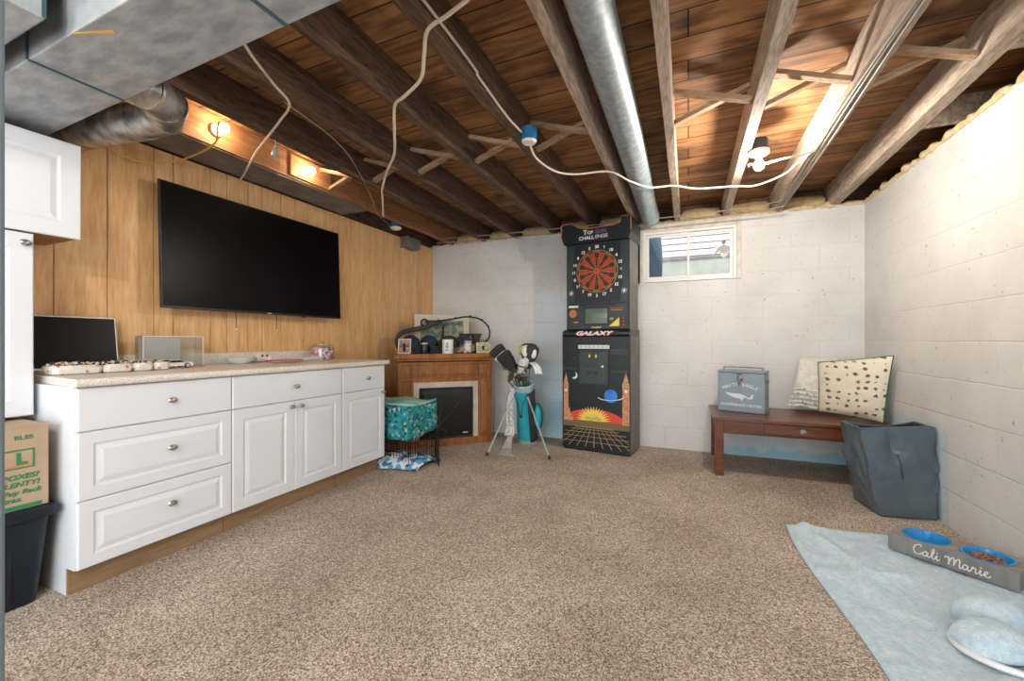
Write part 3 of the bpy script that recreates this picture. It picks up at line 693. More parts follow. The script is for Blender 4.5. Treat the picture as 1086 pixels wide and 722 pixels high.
# ------------------------------------------------------------------ base cabinets
XF = -2.325       # door face plane
def panel(y0, y1, z0, z1, fr=.055, raised=True):
    """a cabinet front facing +X: slab with a routed moulding and raised field"""
    b = B(); x = XF
    def ring(i, d): return [(x+d, y0+i, z0+i), (x+d, y1-i, z0+i), (x+d, y1-i, z1-i), (x+d, y0+i, z1-i)]
    rs = [ring(0, -.019), ring(0, -.004), ring(.004, 0)]
    if raised:
        rs += [ring(fr, 0), ring(fr+.006, -.005), ring(fr+.012, -.006), ring(fr+.030, -.001), ring(fr+.034, 0)]
    b.loft(rs); return b
def knob(parent, y, z):
    TX = Matrix.Rotation(PI/2, 4, 'Y')
    return B().lathe((XF, y, z), [(.008, -.001), (.006, .008), (.007, .014), (.016, .018), (.018, .023), (.013, .029), (.003, .031)], 18, T=Matrix.Diagonal((1, 1.15, .8, 1)) @ TX).build('knob', 'nickel', parent, smooth=True, world=True)
def cabinet(y0, y1, label):
    t = thing('base_cabinet', label, 'cabinet', (-2.65, (y0+y1)/2, 0), 0, 'white base cabinets')
    b = B().box(XL+.008, XF-.02, y0, y1, .115, .88)
    b.box(XL+.008, -2.415, y0, y0+.016, 0, .115).box(XL+.008, -2.415, y1-.016, y1, 0, .115)
    b.build('carcass', 'white_side', t, world=True)
    B().box(-2.415, -2.40, y0+.002, y1-.002, .0, .115).build('toe_kick', 'ply', t, world=True)
    return t
y0, y1, y2, y3 = .873, 1.508, 2.304, 2.764
g = .003
t = cabinet(y0, y1, 'white base cabinet with three stacked drawers, end of the run nearest the tote')
for (a, c, r, kz) in ((.118, .398, True, .285), (.402, .688, True, .555), (.692, .874, False, .785)):
    d = panel(y0+g, y1-g, a, c, .05, r).build('drawer', 'white', t, world=True); knob(d, (y0+y1)/2+.02, kz)
t = cabinet(y1, y2, 'white base cabinet with two doors under one wide drawer')
d = panel(y1+g, y2-g, .692, .874, .05, False).build('drawer', 'white', t, world=True); knob(d, (y1+y2)/2, .783)
ym = (y1+y2)/2
d = panel(y1+g, ym-g/2, .118, .688, .06).build('door', 'white', t, world=True); knob(d, ym-.035, .655)
d = panel(ym+g/2, y2-g, .118, .688, .06).build('door', 'white', t, world=True); knob(d, ym+.035, .655)
t = cabinet(y2, y3, 'narrow white base cabinet with a single door and drawer, beside the crate')
d = panel(y2+g, y3-g, .692, .874, .05, False).build('drawer', 'white', t, world=True); knob(d, (y2+y3)/2+.02, .783)
d = panel(y2+g, y3-g, .118, .688, .055).build('door', 'white', t, world=True); knob(d, y3-.035, .655)
# worktop
t = thing('worktop', 'speckled beige laminate worktop on the white base cabinets', 'worktop', (-2.63, 1.8, .88))
pr = [(XL+.002, .881), (-2.305, .881), (-2.297, .885), (-2.293, .898), (-2.297, .911), (-2.306, .915), (XL+.002, .915)]
B().loft([[(x, yy + (.055*(-2.3-x)/.66 if yy < 1 else 0), z) for (x, z) in pr] for yy in (.862, 2.79)]).build('slab', 'worktop', t, world=True, bevel=.002)
B().box(XL+.001, XL+.02, .93, 2.74, .915, .992, bev=.004).build('backsplash', 'worktop', t, world=True)
ZW = .9155

# wall cabinets at the left
def wallcab(y0, y1, z0, z1, label, kn=None):
    xf = -2.64
    t = thing('wall_cabinet', label, 'cabinet', (-2.8, (y0+y1)/2, z0))
    B().box(XL+.004, xf-.02, y0, y1-.001, z0, z1).build('carcass', 'white_side', t, world=True)
    B().box(XL+.004, xf-.022, y0+.01, y1-.01, z0-.0015, z0).build('underside', 'oak', t, world=True)  # oak-toned sheet stands in for warm shade under the cabinet
    global XF
    k = XF; XF = xf
    d = panel(y0+.002, y1-.002, z0-.004, z1, .07).build('door', 'white', t, world=True)
    if kn: knob(d, kn[0], kn[1])
    XF = k; return t
wallcab(.33, 1.010, 1.553, 1.99, 'upper white wall cabinet tucked under the trunk duct')
wallcab(.30, .856, .752, 1.540, 'tall white wall cabinet hung above the cardboard box', (.822, 1.495))

# ------------------------------------------------------------------ television
t = thing('television', 'large black flat television tilted on the panelled wall', 'television', (-2.87, 2.12, 1.27))
TT = Matrix.Translation((-2.86, 2.115, 1.65)) @ Matrix.Rotation(math.radians(-2), 4, 'Y')
def tvbox(y0, y1, z0, z1, x0, x1, bev=0): return B().box(x0, x1, y0, y1, z0, z1, bev=bev, T=TT)
W2, H2 = .682, .381
b = tvbox(-W2, W2, -H2, H2, -.012, .006, .003); b.box(-.05, -.012, -.45, .45, -.28, .16, bev=.01, T=TT)
b.build('housing', 'black', t, world=True)
tvbox(-W2+.008, W2-.008, -H2+.014, H2-.008, .006, .0075).build('screen', 'screen', t, world=True)
b = tvbox(-.016, .016, -H2+.004, -H2+.011, .0062, .0075); b.build('logo_plate', 'silver', t, world=True)
tvbox(.28, .32, -H2-.008, -H2, -.006, .004, .002).build('sensor', 'black', t, world=True)
B().box(XL+.001, -2.93, 1.95, 2.28, 1.45, 1.8).box(-2.935, -2.90, 2.0, 2.03, 1.40, 1.85).box(-2.935, -2.90, 2.2, 2.23, 1.40, 1.85).build('wall_mount', 'matte_black', t, world=True)
for (yy, lab) in ((1.93, 'pull cord hanging below the television, nearer the clear case'), (2.24, 'pull cord hanging below the television, nearer the candy jar')):
    t = thing('pull_cord', lab, 'cord', (-2.93, yy, 1.15), 0, 'pull cords under the television')
    B().tube([(0, 0, .012), (.001, 0, .20)], .0022, 6).build('string', 'charcoal', t)
    B().ball((0, 0, .006), .007).build('end_bead', 'porcelain', t, smooth=True)

# ------------------------------------------------------------------ things on the worktop
t = thing('laptop', 'open silver laptop with black screen against the panelling', 'laptop', (-2.88, 1.09, ZW))
TL = Matrix.Translation((0, 0, .012)) @ Matrix.Rotation(math.radians(-8), 4, 'Y')
B().box(-.006, 0, -.165, .165, 0, .275, bev=.003, T=TL).build('lid', 'silver', t)
B().box(0, .0012, -.158, .158, .012, .268, T=TL).build('screen', 'screen', t)
B().box(0, .20, -.165, .165, 0, .012, bev=.003).build('keyboard_deck', 'silver', t)
t = thing('craft_tray', 'long floral china tray heaped with tiny craft bits before the laptop', 'tray', (-2.66, 1.14, ZW))
for k, (a, c) in enumerate(((-.235, -.06), (-.058, .06), (.062, .15), (.152, .225))):
    b = B(); r = []
    for i, (ins, z) in enumerate(((.012, 0), (.003, .006), (0, .022), (.002, .038), (.006, .043), (.012, .038))):
        x0, x1, ya, yb = -.09+ins, .05-ins, a+ins, c-ins; q = .018
        r.append([(x0+q, ya, z), (x1-q, ya, z), (x1, ya+q, z), (x1, yb-q, z), (x1-q, yb, z), (x0+q, yb, z), (x0, yb-q, z), (x0, ya+q, z)])
    b.loft(r).build('dish', 'floraltray', t, smooth=True)
b = B(); rr = random.Random(3)
for k in range(260):
    yy = rr.uniform(-.22, .21); xx = rr.uniform(-.075, .035); s = rr.uniform(.003, .007)
    b.slot(rr.randrange(5)).ball((xx, yy, .042+rr.uniform(0, .012)), s, n=5)
o = b.build('craft_bits', ['porcelain', 'matte_black', 'orange_mat', 'pale_frame', 'tealcap'], t); o['kind'] = 'stuff'
t = thing('display_case', 'clear acrylic display case standing behind the white toy car', 'display case', (-2.83, 1.475, ZW))
b = B(); a, c, h = .155, .04, .185
for (x0, x1, ya, yb, z0, z1) in ((c-.002, c, -a, a, 0, h), (-c, -c+.002, -a, a, 0, h), (-c, c, -a, -a+.002, 0, h), (-c, c, a-.002, a, 0, h), (-c, c, -a, a, h-.002, h)): b.box(x0, x1, ya, yb, z0, z1)
b.build('cover', 'acrylic', t)
b = B()
for (ya, yb, z0, z1) in ((-a, a, h-.003, h+.001), (-a-.001, -a+.003, 0, h), (a-.003, a+.001, 0, h)): b.box(c-.001, c+.001, ya, yb, z0, z1)
b.build('edge', 'vinyl', t)
B().box(-.03, -.027, -a+.01, a-.09, .002, h-.006).build('backing_sheet', 'frost', t)
t = thing('toy_car', 'white toy sedan with dark windows parked before the clear case', 'toy car', (-2.72, 1.43, ZW+.004), 0)
side = [(-.085, .012), (-.088, .022), (-.07, .029), (-.045, .031), (-.022, .045), (.025, .046), (.052, .033), (.082, .029), (.088, .018), (.086, .010)]
b = B(); r = []
for x, ins in ((-.034, .006), (-.030, .0), (.030, .0), (.034, .006)):
    r.append([(x*(1 if z < .033 else .82), yy*(1-ins), z-(ins if z > .03 else 0)) for (yy, z) in side])
b.loft(r).build('body', 'carwhite', t, smooth=True)
for s in (-1, 1):
    b = B(); x = s*.0325
    b.prism([(-.040, .032), (-.022, .0425), (-.001, .043), (-.001, .032)], 'X', x-.003, x+.0015).prism([(.003, .032), (.003, .043), (.022, .0425), (.044, .033)], 'X', x-.003, x+.0015)
    b.build('side_windows', 'screen', t)
b = B().quad((-.024, -.0425, .0325), (.024, -.0425, .0325), (.020, -.024, .0448), (-.020, -.024, .0448)); b.build('windscreen', 'screen', t)
for (x, yy) in ((.032, -.055), (.032, .055), (-.032, -.055), (-.032, .055)):
    wl = B().lathe((x-.006, yy, .0125), [(.0135, 0), (.0145, .003), (.0145, .009), (.0135, .012)], 16, T=Matrix.Rotation(PI/2, 4, 'Y')).build('wheel', 'rubber', t, smooth=True)
    B().lathe((x-.0065, yy, .0125), [(.009, 0), (.009, .013)], 10, T=Matrix.Rotation(PI/2, 4, 'Y')).build('rim', 'silver', wl)
t = B().loft([[(-2.80+.09*math.cos(a)*1.1, 1.45+.19*math.sin(a), z) for a in [2*PI*k/24 for k in range(24)]] for z in (ZW, ZW+.0035)]).build('place_mat', 'orange_mat')
tag(t, 'orange oval wooden mat under the white toy car', 'mat')
t = thing('white_bowl', 'shallow white bowl right of the clear case', 'bowl', (-2.84, 1.90, ZW))
B().lathe((0, 0, 0), [(.035, 0), (.05, .004), (.078, .025), (.098, .046), (.102, .048), (.096, .046), (.06, .026), (.03, .008), (.0, .007)], 28, T=Matrix.Diagonal((.9, 1, 1, 1)), cap=False).build('bowl_body', 'satin', t, smooth=True)
B().lathe((0, 0, 0), [(.0, 0), (.036, 0), (.036, .004)], 20, cap=False).build('foot', 'porcelain', t)
t = thing('game_controller', 'white handheld controller behind the dark rimmed platter', 'controller', (-2.89, 2.09, ZW), 0)
B().ball((0, 0, .035), .06, .55, 1, .55).ball((.015, -.045, .028), .03, 1, .8, .8).ball((.015, .045, .028), .03, 1, .8, .8).build('shell', 'vinyl', t, smooth=True)
B().ball((.032, -.018, .05), .008).ball((.032, .018, .05), .008).build('thumb_sticks', 'charcoal', t, smooth=True)
t = thing('platter', 'long oval dark rimmed platter lying on the worktop', 'platter', (-2.70, 2.13, ZW))
B().lathe((0, 0, 0), [(.0, 0), (.06, 0), (.085, .008), (.10, .016), (.102, .018), (.084, .012), (.06, .004), (.0, .004)], 32, T=Matrix.Diagonal((.75, 1.45, 1, 1)), cap=False).build('dish', 'pale_frame', t, smooth=True)
B().lathe((0, 0, 0), [(.101, .0165), (.105, .019), (.103, .021), (.099, .019), (.101, .0165)], 32, T=Matrix.Diagonal((.75, 1.45, 1, 1)), cap=False).build('rim', 'red', t, smooth=True)
t = thing('paper_stack', 'white papers stacked loosely left of the candy jar', 'papers', (-2.83, 2.40, ZW))
b = B(); rr = random.Random(5)
for k in range(5):
    T = Matrix.Translation((rr.uniform(-.01, .01), rr.uniform(-.01, .01), .004+k*.0055)) @ Matrix.Rotation(rr.uniform(-.12, .12), 4, 'Z'); b.box(-.07, .07, -.12, .12, -.002, .0025, T=T)
b.build('sheets', 'vinyl', t)
t = thing('candy_jar', 'clear jar of pink candies at the far end of the worktop', 'jar', (-2.83, 2.59, ZW))
B().lathe((0, 0, 0), [(.078, 0), (.090, .012), (.092, .095), (.086, .118), (.080, .124)], 28, cap=False).build('glass_body', 'acrylic', t, smooth=True)
b = B(); rr = random.Random(11)
for k in range(420):
    a = rr.uniform(0, 2*PI); q = .076*math.sqrt(rr.random()); b.slot(rr.randrange(4)).ball((q*math.cos(a), q*math.sin(a), rr.uniform(.012, .098)), .011, n=6)
o = b.build('candies', ['pinkc', 'candy', 'porcelain', 'purple'], t); o['kind'] = 'stuff'
B().lathe((0, 0, 0), [(.0, .125), (.082, .125), (.082, .132), (.012, .138), (.009, .146), (.014, .156), (.0, .158)], 28, cap=False).build('lid', 'acrylic', t, smooth=True)

# ------------------------------------------------------------------ tote and cardboard box at the left
t = thing('storage_tote', 'dark navy plastic storage tote beside the drawer cabinet', 'tote', (-2.66, .60, 0))
def rr_ring(x0, x1, y0, y1, z, q=.03, n=4):
    out = []
    for (cx, cy, a0) in ((x1-q, y1-q, 0), (x0+q, y1-q, PI/2), (x0+q, y0+q, PI), (x1-q, y0+q, 3*PI/2)):
        for k in range(n+1):
            a = a0+PI/2*k/n; out.append((cx+q*math.cos(a), cy+q*math.sin(a), z))
    return out
b = B(); b.loft([rr_ring(-.22, .185, -.28, .215, 0), rr_ring(-.24, .225, -.30, .238, .34), rr_ring(-.24, .226, -.30, .239, .365)]).build('body', 'tote', t, smooth=True)
b = B(); b.loft([rr_ring(-.25, .248, -.31, .252, .355), rr_ring(-.255, .255, -.315, .258, .36), rr_ring(-.255, .255, -.315, .258, .395), rr_ring(-.245, .245, -.305, .248, .402)]).build('lid', 'tote', t, smooth=True)
b = B()
for yy in (-.2, -.05, .1): b.box(.19, .215, yy, yy+.03, .05, .34, bev=.006)
b.build('rib', 'tote', t)
t = thing('cardboard_box', 'brown moving box with green print standing on the navy tote', 'box', (-2.63, .625, .403))
B().box(-.20, .195, -.26, .205, 0, .33, bev=.003).build('carton', 'cardboard', t)
b = B().box(-.20, .205, -.26, .0, .3305, .334); b.box(.196, .199, -.2, .21, .325, .334); b.build('top_flap', 'cardboard', t)
F = .1962
fx = lambda yy, z: facing_x(F, yy, z)
L = [text('BLES', .022, 'print_green', t, fx(.135, .285), sx=1.2, bold=.0004), text('L', .062, 'print_green', t, fx(.128, .20), bold=.003),
     text('BOXES?', .027, 'print_green', t, fx(.125, .130), shear=.2, bold=.0008, sx=1.1), text('PLENTY!', .027, 'print_green', t, fx(.122, .100), shear=.2, bold=.0008, sx=1.1),
     text('Buy Back', .026, 'print_green', t, fx(.130, .070), shear=.2, bold=.0008, sx=1.1), text('tras.', .026, 'print_green', t, fx(.105, .043), shear=.2, bold=.0008, sx=1.1)]
join(L, 'lettering')
b = B(); 
for (ya, yb, z0, z1) in ((.08, .165, .233, .239), (.08, .165, .163, .169), (.159, .165, .169, .233)): b.box(F-.0005, F+.0006, ya, yb, z0, z1)
b.slot(1).box(F-.0005, F+.0006, .09, .155, .172, .178); b.slot(0).box(F-.0005, F+.0006, -.2, .185, .004, .02)
b.build('printed_frame', ['print_green', 'print_orange'], t)

# ------------------------------------------------------------------ corner fireplace
t = thing('corner_fireplace', 'oak electric fireplace with mantel set across the back left corner', 'fireplace', (-2.29, 3.665, 0), math.radians(44))
# local: x along the face, -y towards the room; half width .52
def body(hw, z0, z1, fy=0, cut=.13, back=.58):
    return B().prism([(-hw, fy), (hw, fy), (hw, cut), (.12, back), (-.12, back), (-hw, cut)], 'Z', z0, z1)
hw = .485
b = body(hw, .0, .86, .0)
b.build('carcass', 'oak', t)
body(hw+.03, .895, .945, -.05, cut=.14, back=.62).build('mantel_shelf', 'oak', t, bevel=.006)
b = body(hw+.018, .87, .895, -.03, cut=.135, back=.6); b.build('cornice', 'oak', t, bevel=.008)
b = body(hw+.008, .0, .075, -.018, cut=.13, back=.58); b.build('plinth', 'oak', t, bevel=.004)
def fpanel(x0, x1, z0, z1, nm):
    b = B()
    ring = lambda i, d: [(x0+i, -d, z0+i), (x1-i, -d, z0+i), (x1-i, -d, z1-i), (x0+i, -d, z1-i)]
    b.loft([ring(0, .0), ring(0, .012), ring(.014, .014), ring(.02, .006), ring(.026, .006), ring(.04, .012)]); return b.build(nm, 'oak', t)
fpanel(-.47, -.345, .70, .855, 'raised_panel'); fpanel(.345, .47, .70, .855, 'raised_panel'); fpanel(-.335, .335, .70, .855, 'raised_panel')
fpanel(-.47, -.345, .09, .69, 'raised_panel'); fpanel(.345, .47, .09, .69, 'raised_panel')
b = B(); 
for (x0, x1, z0, z1) in ((-.335, -.28, .075, .655), (.28, .335, .075, .655), (-.28, .28, .60, .655)): b.box(x0, x1, -.008, .002, z0, z1, bev=.001)
b.build('tile_surround', 'tile', t)
b = B()
for (x0, x1, z0, z1) in ((-.28, -.262, .075, .60), (.262, .28, .075, .60), (-.262, .262, .585, .60), (-.262, .262, .075, .095)): b.box(x0, x1, -.014, .01, z0, z1, bev=.002)
fb = b.build('firebox_frame', 'matte_black', t)
B().box(-.262, .262, -.004, -.001, .095, .585).build('firebox_glass', 'firebox', t)
b = B()
for k in range(5): b.box(-.25, .25, -.0075, -.0045, .535+k*.009, .539+k*.009)
b.build('air_vent', 'cab_slate', t)
b = B().tube([(-.13, -.006, .16), (.02, -.006, .30), (.13, -.006, .44)], .006, 6).tube([(-.05, -.006, .40), (-.09, -.006, .20), (.0, -.006, .14)], .006, 6); b.build('log_outline', 'log', t)
B().box(.17, .225, -.0055, -.004, .115, .13).build('badge', 'silverink', t)
def mloc(u, v, z=.945):    # fireplace-local to world
    a = math.radians(44); return (-2.29+u*math.cos(a)-v*math.sin(a), 3.665+u*math.sin(a)+v*math.cos(a), z)
A44 = math.radians(44)
# mantel things
def picture(name, label, u, v, w, h, fm, pm, rz=0, tilt=10, fw=.012, cat='picture frame', z=.945):
    t = thing(name, label, cat, mloc(u, v, z), A44+rz)
    T = Matrix.Rotation(math.radians(-tilt), 4, 'X')
    b = B(); 
    for (x0, x1, z0, z1) in ((-w/2, w/2, 0, fw), (-w/2, w/2, h-fw, h), (-w/2, -w/2+fw, fw, h-fw), (w/2-fw, w/2, fw, h-fw)): b.box(x0, x1, -.008, .006, z0, z1, bev=.002, T=T)
    b.build('frame', fm, t)
    B().box(-w/2+fw, w/2-fw, -.002, .002, fw, h-fw, T=T).build('print', pm, t)
    B().box(-.012, .012, .006, .010, .0, h*.7, T=Matrix.Rotation(math.radians(tilt*.8), 4, 'X') @ Matrix.Translation((0, 0, 0))).build('stand', 'matte_black', t)
    return t
picture('photo_frame', 'portrait photo in a pale frame at the left end of the mantel', -.42, .03, .13, .155, 'pale_frame', 'photo_a', rz=-.3, tilt=12)
picture('photo_frame', 'landscape photo in a pale yellow frame at the right end of the mantel', .405, .03, .16, .115, 'gold_frame', 'photo_b', rz=.1, tilt=8)
t = picture('framed_picture', 'large framed forest picture leaning at the back of the mantel', .02, .29, .60, .42, 'pale_frame', 'cream_mount', tilt=6, fw=.02)
T = Matrix.Rotation(math.radians(-6), 4, 'X')
B().box(-.24, .24, -.004, -.0022, .06, .36, T=T).build('forest_scene', 'forest', t)
t = thing('travel_mug', 'black mug with silver lid on the left of the mantel', 'mug', mloc(-.22, .04), 0)
B().lathe((0, 0, 0), [(.034, 0), (.038, .01), (.040, .095), (.038, .098)], 22).build('mug_body', 'black', t, smooth=True)
B().lathe((0, 0, 0), [(.040, .098), (.040, .108), (.02, .114), (.0, .114)], 22, cap=False).build('lid', 'silver', t, smooth=True)
t = thing('white_tin', 'white printed tin mug standing in the middle of the mantel', 'tin', mloc(.02, .03), 0)
B().lathe((0, 0, 0), [(.055, 0), (.057, .004), (.057, .138), (.055, .142)], 28).build('tin_body', 'vinyl', t, smooth=True)
B().lathe((0, 0, 0), [(.058, .132), (.059, .136), (.058, .146), (.0, .146)], 28, cap=False).build('rim', 'porcelain', t, smooth=True)
T = Matrix.Rotation(math.radians(30), 4, 'Z')
b = B()
for k in range(3):
    for (dx, dz, sx_, sz_) in ((0, .10, .012, .012), (0, .075, .018, .014), (0, .045, .018, .010)):
        pass
b.ball((0, -.0565, .10), .012, 1, .12, 1.2, T=None).ball((0, -.0565, .07), .018, 1, .1, .9).box(-.02, .02, -.058, -.0565, .03, .045)
o = b.build('printed_figure', 'boxblue', t); o.rotation_euler = (0, 0, math.radians(25))
t = thing('candle_jar', 'purple labelled glass candle on the mantel right of the white tin', 'candle', mloc(.23, .03), math.radians(28))
B().box(-.042, .042, -.042, .042, 0, .135, bev=.008).build('jar_body', 'purple', t)
B().box(-.022, .022, -.0435, -.042, .03, .11).build('label_patch', 'pale_frame', t)
b = B().box(-.044, .044, -.044, .044, .135, .155, bev=.006); b.build('lid', 'navy', t)
def cap_hat(u, v, z, label, m, rz, s=1.0, tilt=0, nm='baseball_cap'):
    t = thing(nm, label, 'cap', mloc(u, v, z), rz)
    T = Matrix.Rotation(tilt, 4, 'X')
    b = B(); b.lathe((0, 0, 0), [(.09*s, .0), (.092*s, .03*s), (.085*s, .065*s), (.065*s, .095*s), (.03*s, .112*s), (.004, .115*s)], 20, T=T); b.build('crown', m, t, smooth=True)
    b = B(); r = []
    for k in range(9):
        a = -PI/2-.95+1.9*k/8; ca, sa = math.cos(a), math.sin(a); ln = .075*s*math.cos((a+PI/2)*.9)
        r.append([T @ Vector((.088*s*ca, .088*s*sa, .006)), T @ Vector(((.088*s+ln)*ca, (.088*s+ln)*sa, -.002-.03*abs(math.sin(a+PI/2))*0)), T @ Vector(((.088*s+ln)*ca, (.088*s+ln)*sa, .003)), T @ Vector((.088*s*ca, .088*s*sa, .012))])
    b.loft(r).build('brim', m, t, smooth=True)
    return t
# low black stand boxes the caps sit on
for (u, v, h, lab) in ((-.30, .17, .075, 'dark box under the navy caps at the left of the mantel'), (-.05, .18, .075, 'dark box under the black cap at the middle of the mantel')):
    t = thing('dark_box', lab, 'box', mloc(u, v), A44); B().box(-.10, .10, -.08, .08, 0, h-.008, bev=.004).build('box_body', 'matte_black', t); B().box(-.103, .103, -.083, .083, h-.010, h, bev=.002).build('box_lid', 'charcoal', t)
cap_hat(-.34, .16, 1.021, 'navy cap at the left of the mantel facing sideways', 'navy', math.radians(-20))
cap_hat(-.15, .20, 1.021, 'navy cap with raised brim beside the black mug', 'navy', math.radians(120), tilt=math.radians(12))
cap_hat(.06, .16, 1.021, 'dark grey cap behind the white tin', 'charcoal', math.radians(20))
for (u, lab) in ((.235, 'black flared goblet behind the purple candle'), (.36, 'black flared goblet behind the pale yellow frame')):
    t = thing('black_goblet', lab, 'goblet', mloc(u, .16), 0, 'black goblets on the mantel')
    B().lathe((0, 0, 0), [(.05, 0), (.05, .01), (.015, .02), (.014, .09)], 20).build('stem', 'matte_black', t, smooth=True)
    B().lathe((0, 0, 0), [(.014, .088), (.04, .10), (.045, .16), (.062, .20), (.064, .21), (.058, .205), (.0, .20)], 22, cap=False).build('cup', 'charcoal', t, smooth=True)
# long black strap looping over the mantel
t = thing('black_strap', 'long black studded strap with a ring arching over the mantel things', 'strap', mloc(-.05, .12))
def lp(u, v, z): 
    a = Vector(mloc(u, v, z)) - Vector(mloc(-.05, .12)); return a
P1 = smoothpath([lp(-.47, .12, .99), lp(-.485, .12, 1.08), lp(-.44, .12, 1.155), lp(-.34, .12, 1.185), (lp(-.22, .12, 1.21)), lp(-.10, .12, 1.25), lp(-.02, .12, 1.275)], 5)
B().tube(P1, [.010+.016*math.sin(PI*i/(len(P1)-1)) for i in range(len(P1))], 8).build('wide_band', 'charcoal', t, smooth=True)
P2 = smoothpath([lp(-.20, .12, 1.27), lp(-.06, .12, 1.285), lp(.10, .12, 1.31), lp(.24, .12, 1.335), lp(.37, .12, 1.32), lp(.455, .12, 1.27), lp(.50, .12, 1.20), lp(.50, .12, 1.12), lp(.46, .12, 1.07)], 6)
B().tube(P2, .009, 8).build('thin_band', 'matte_black', t, smooth=True)
b = B()
for i in range(6, len(P2), 7): b.ball(P2[i]+Vector((0, 0, .010)), .010, n=8)
b.build('stud', 'matte_black', t, smooth=True)
c = lp(-.205, .115, 1.265); ring = [c + Vector((math.cos(A44)*.034*math.cos(a), math.sin(A44)*.034*math.cos(a), .034*math.sin(a))) for a in [2*PI*k/20 for k in range(21)]]
B().tube(ring, .009, 8).build('ring', 'matte_black', t, smooth=True)

# ------------------------------------------------------------------ dog crate
t = thing('dog_crate', 'black wire dog crate between the cabinets and the fireplace', 'crate', (-2.45, 3.05, 0))
cx0, cx1, cy0, cy1, ch = -2.76, -2.15, 2.85, 3.24, .50
def wgrid(b, P, nu, nv, r=.0022, rr=.0035):
    for i in range(nu+1):
        u = i/nu; b.tube([P(u, 0), P(u, 1)], rr if i in (0, nu) else r, 5)
    for j in range(nv+1):
        v = j/nv; b.tube([P(0, v), P(1, v)], rr if j in (0, nv) else r, 5)
    return b
wgrid(B(), lambda u, v: (cx0+(cx1-cx0)*u, cy0, .01+(ch-.01)*v), 20, 5).build('front_panel', 'wire', t, world=True)
wgrid(B(), lambda u, v: (cx0+(cx1-cx0)*u, cy1, .01+(ch-.01)*v), 20, 5).build('back_panel', 'wire', t, world=True)
wgrid(B(), lambda u, v: (cx1, cy0+(cy1-cy0)*u, .01+(ch-.01)*v), 13, 5).build('end_panel', 'wire', t, world=True)
wgrid(B(), lambda u, v: (cx0, cy0+(cy1-cy0)*u, .01+(ch-.01)*v), 13, 5).build('end_panel', 'wire', t, world=True)
wgrid(B(), lambda u, v: (cx0+(cx1-cx0)*u, cy0+(cy1-cy0)*v, ch), 12, 5).build('top_panel', 'wire', t, world=True)
wgrid(B(), lambda u, v: (-2.135+.19*u, 3.22-.23*u, .012+.30*v), 6, 6).build('door', 'wire', t, world=True)
B().box(cx0+.01, cx1-.01, cy0+.01, cy1-.01, .004, .02, bev=.004).build('base_tray', 'matte_black', t, world=True)
# blanket draped over the crate
b = B(); N = 36; rows = []
prof = [(0, .235)] 
def drape(u, v):
    """u along X (0..1), v runs front hem -> over the top -> back"""
    x = cx0 + (cx1+.012-cx0)*u; h = ch+.012
    L1 = .27; L2 = cy1-cy0+.02; s = v*(L1+L2+.1)
    w = nz(x*9, s*9)*.012
    if s < L1: return (x, cy0-.012-w*.8-.008*math.sin(x*40), h-(L1-s)+.0)
    if s < L1+L2: return (x, cy0-.012+(s-L1), h+.006+abs(w))
    return (x, cy1+.012, h-(s-L1-L2))
b.loft([[drape(i/24, j/30) for i in range(25)] for j in range(31)], closed=False)
b2 = [[(cx1+.012+.010*math.sin((cy0+(cy1-cy0)*i/16)*30)*(1-j/10)+nz(i*.5, j*.4)*.006, cy0-.012+(cy1-cy0+.024)*i/16, ch+.012-(.27-.03*i/16)*(1-j/10)) for i in range(17)] for j in range(11)]
b.loft(b2, closed=False)
o = b.build('crate_blanket', 'teal_print', smooth=True, solid=.010); tag(o, 'teal floral blanket draped over the wire crate', 'blanket')
b = B(); b.loft([[(cx0+.02+(cx1-cx0+.01)*i/20, cy0+.0+(cy1-cy0-.02)*j/10, ch+.034+.018*math.sin(i*.5)*math.sin(j*.4)+.008*nz(i*.6, j*.6)) for i in range(21)] for j in range(11)], closed=False)
o = b.build('folded_blanket', 'aqua_cloth', smooth=True, solid=.016); tag(o, 'pale aqua blanket folded flat on top of the crate', 'blanket')
# bedding spilling out at the bottom
b = B(); r = []
for j in range(15):
    row = []
    for i in range(31):
        u = i/30; v = j/14; x = -2.62+.58*u - .05*v*(1-u); yy = 2.77+.36*v - .03*math.sin(u*6) + .12*max(0, u-.75)
        hgt = .012 + .10*math.sin(PI*min(1, v*1.1))**.7*(math.sin(PI*(.08+.84*u)))**.5*(.75+.5*abs(nz(u*7, v*5, 3))) + .02*nz(u*16, v*12)*math.sin(PI*v)
        row.append((x, yy, max(.012, hgt)))
    r.append(row)
b.loft(r, closed=False)
o = b.build('pet_bedding', 'bluewhite', smooth=True, solid=.012); tag(o, 'crumpled blue and white bedding spilling from the crate bottom', 'bedding')

# ------------------------------------------------------------------ golf bag
t = thing('golf_bag', 'turquoise golf stand bag leaning before the back wall', 'golf bag', (-1.56, 4.10, 0))
A0 = Vector((-1.575, 4.12, .02)); A1 = Vector((-1.545, 3.93, .60)); ax = (A1-A0).normalized()
sx_ = Vector((1, 0, 0)); sx_ = (sx_ - ax*sx_.dot(ax)).normalized(); sy_ = ax.cross(sx_)
def ringat(p, rx, ry, n=22, a0=0, a1=2*PI, full=True):
    return [p + sx_*rx*math.cos(a0+(a1-a0)*k/n) + sy_*ry*math.sin(a0+(a1-a0)*k/n) for k in range(n if full else n+1)]
def bagr(u): return .100 + .006*math.sin(u*7) - .008*math.sin(PI*u)
b = B(); b.loft([ringat(A0.lerp(A1, i/10), bagr(i/10), bagr(i/10)*.9) for i in range(11)]); b.build('body', 'turq', t, smooth=True, world=True)
b = B(); b.loft([ringat(A0-ax*.01, .104, .094), ringat(A0+ax*.045, .107, .097)]); b.build('base_cup', 'palegrey', t, smooth=True, world=True)
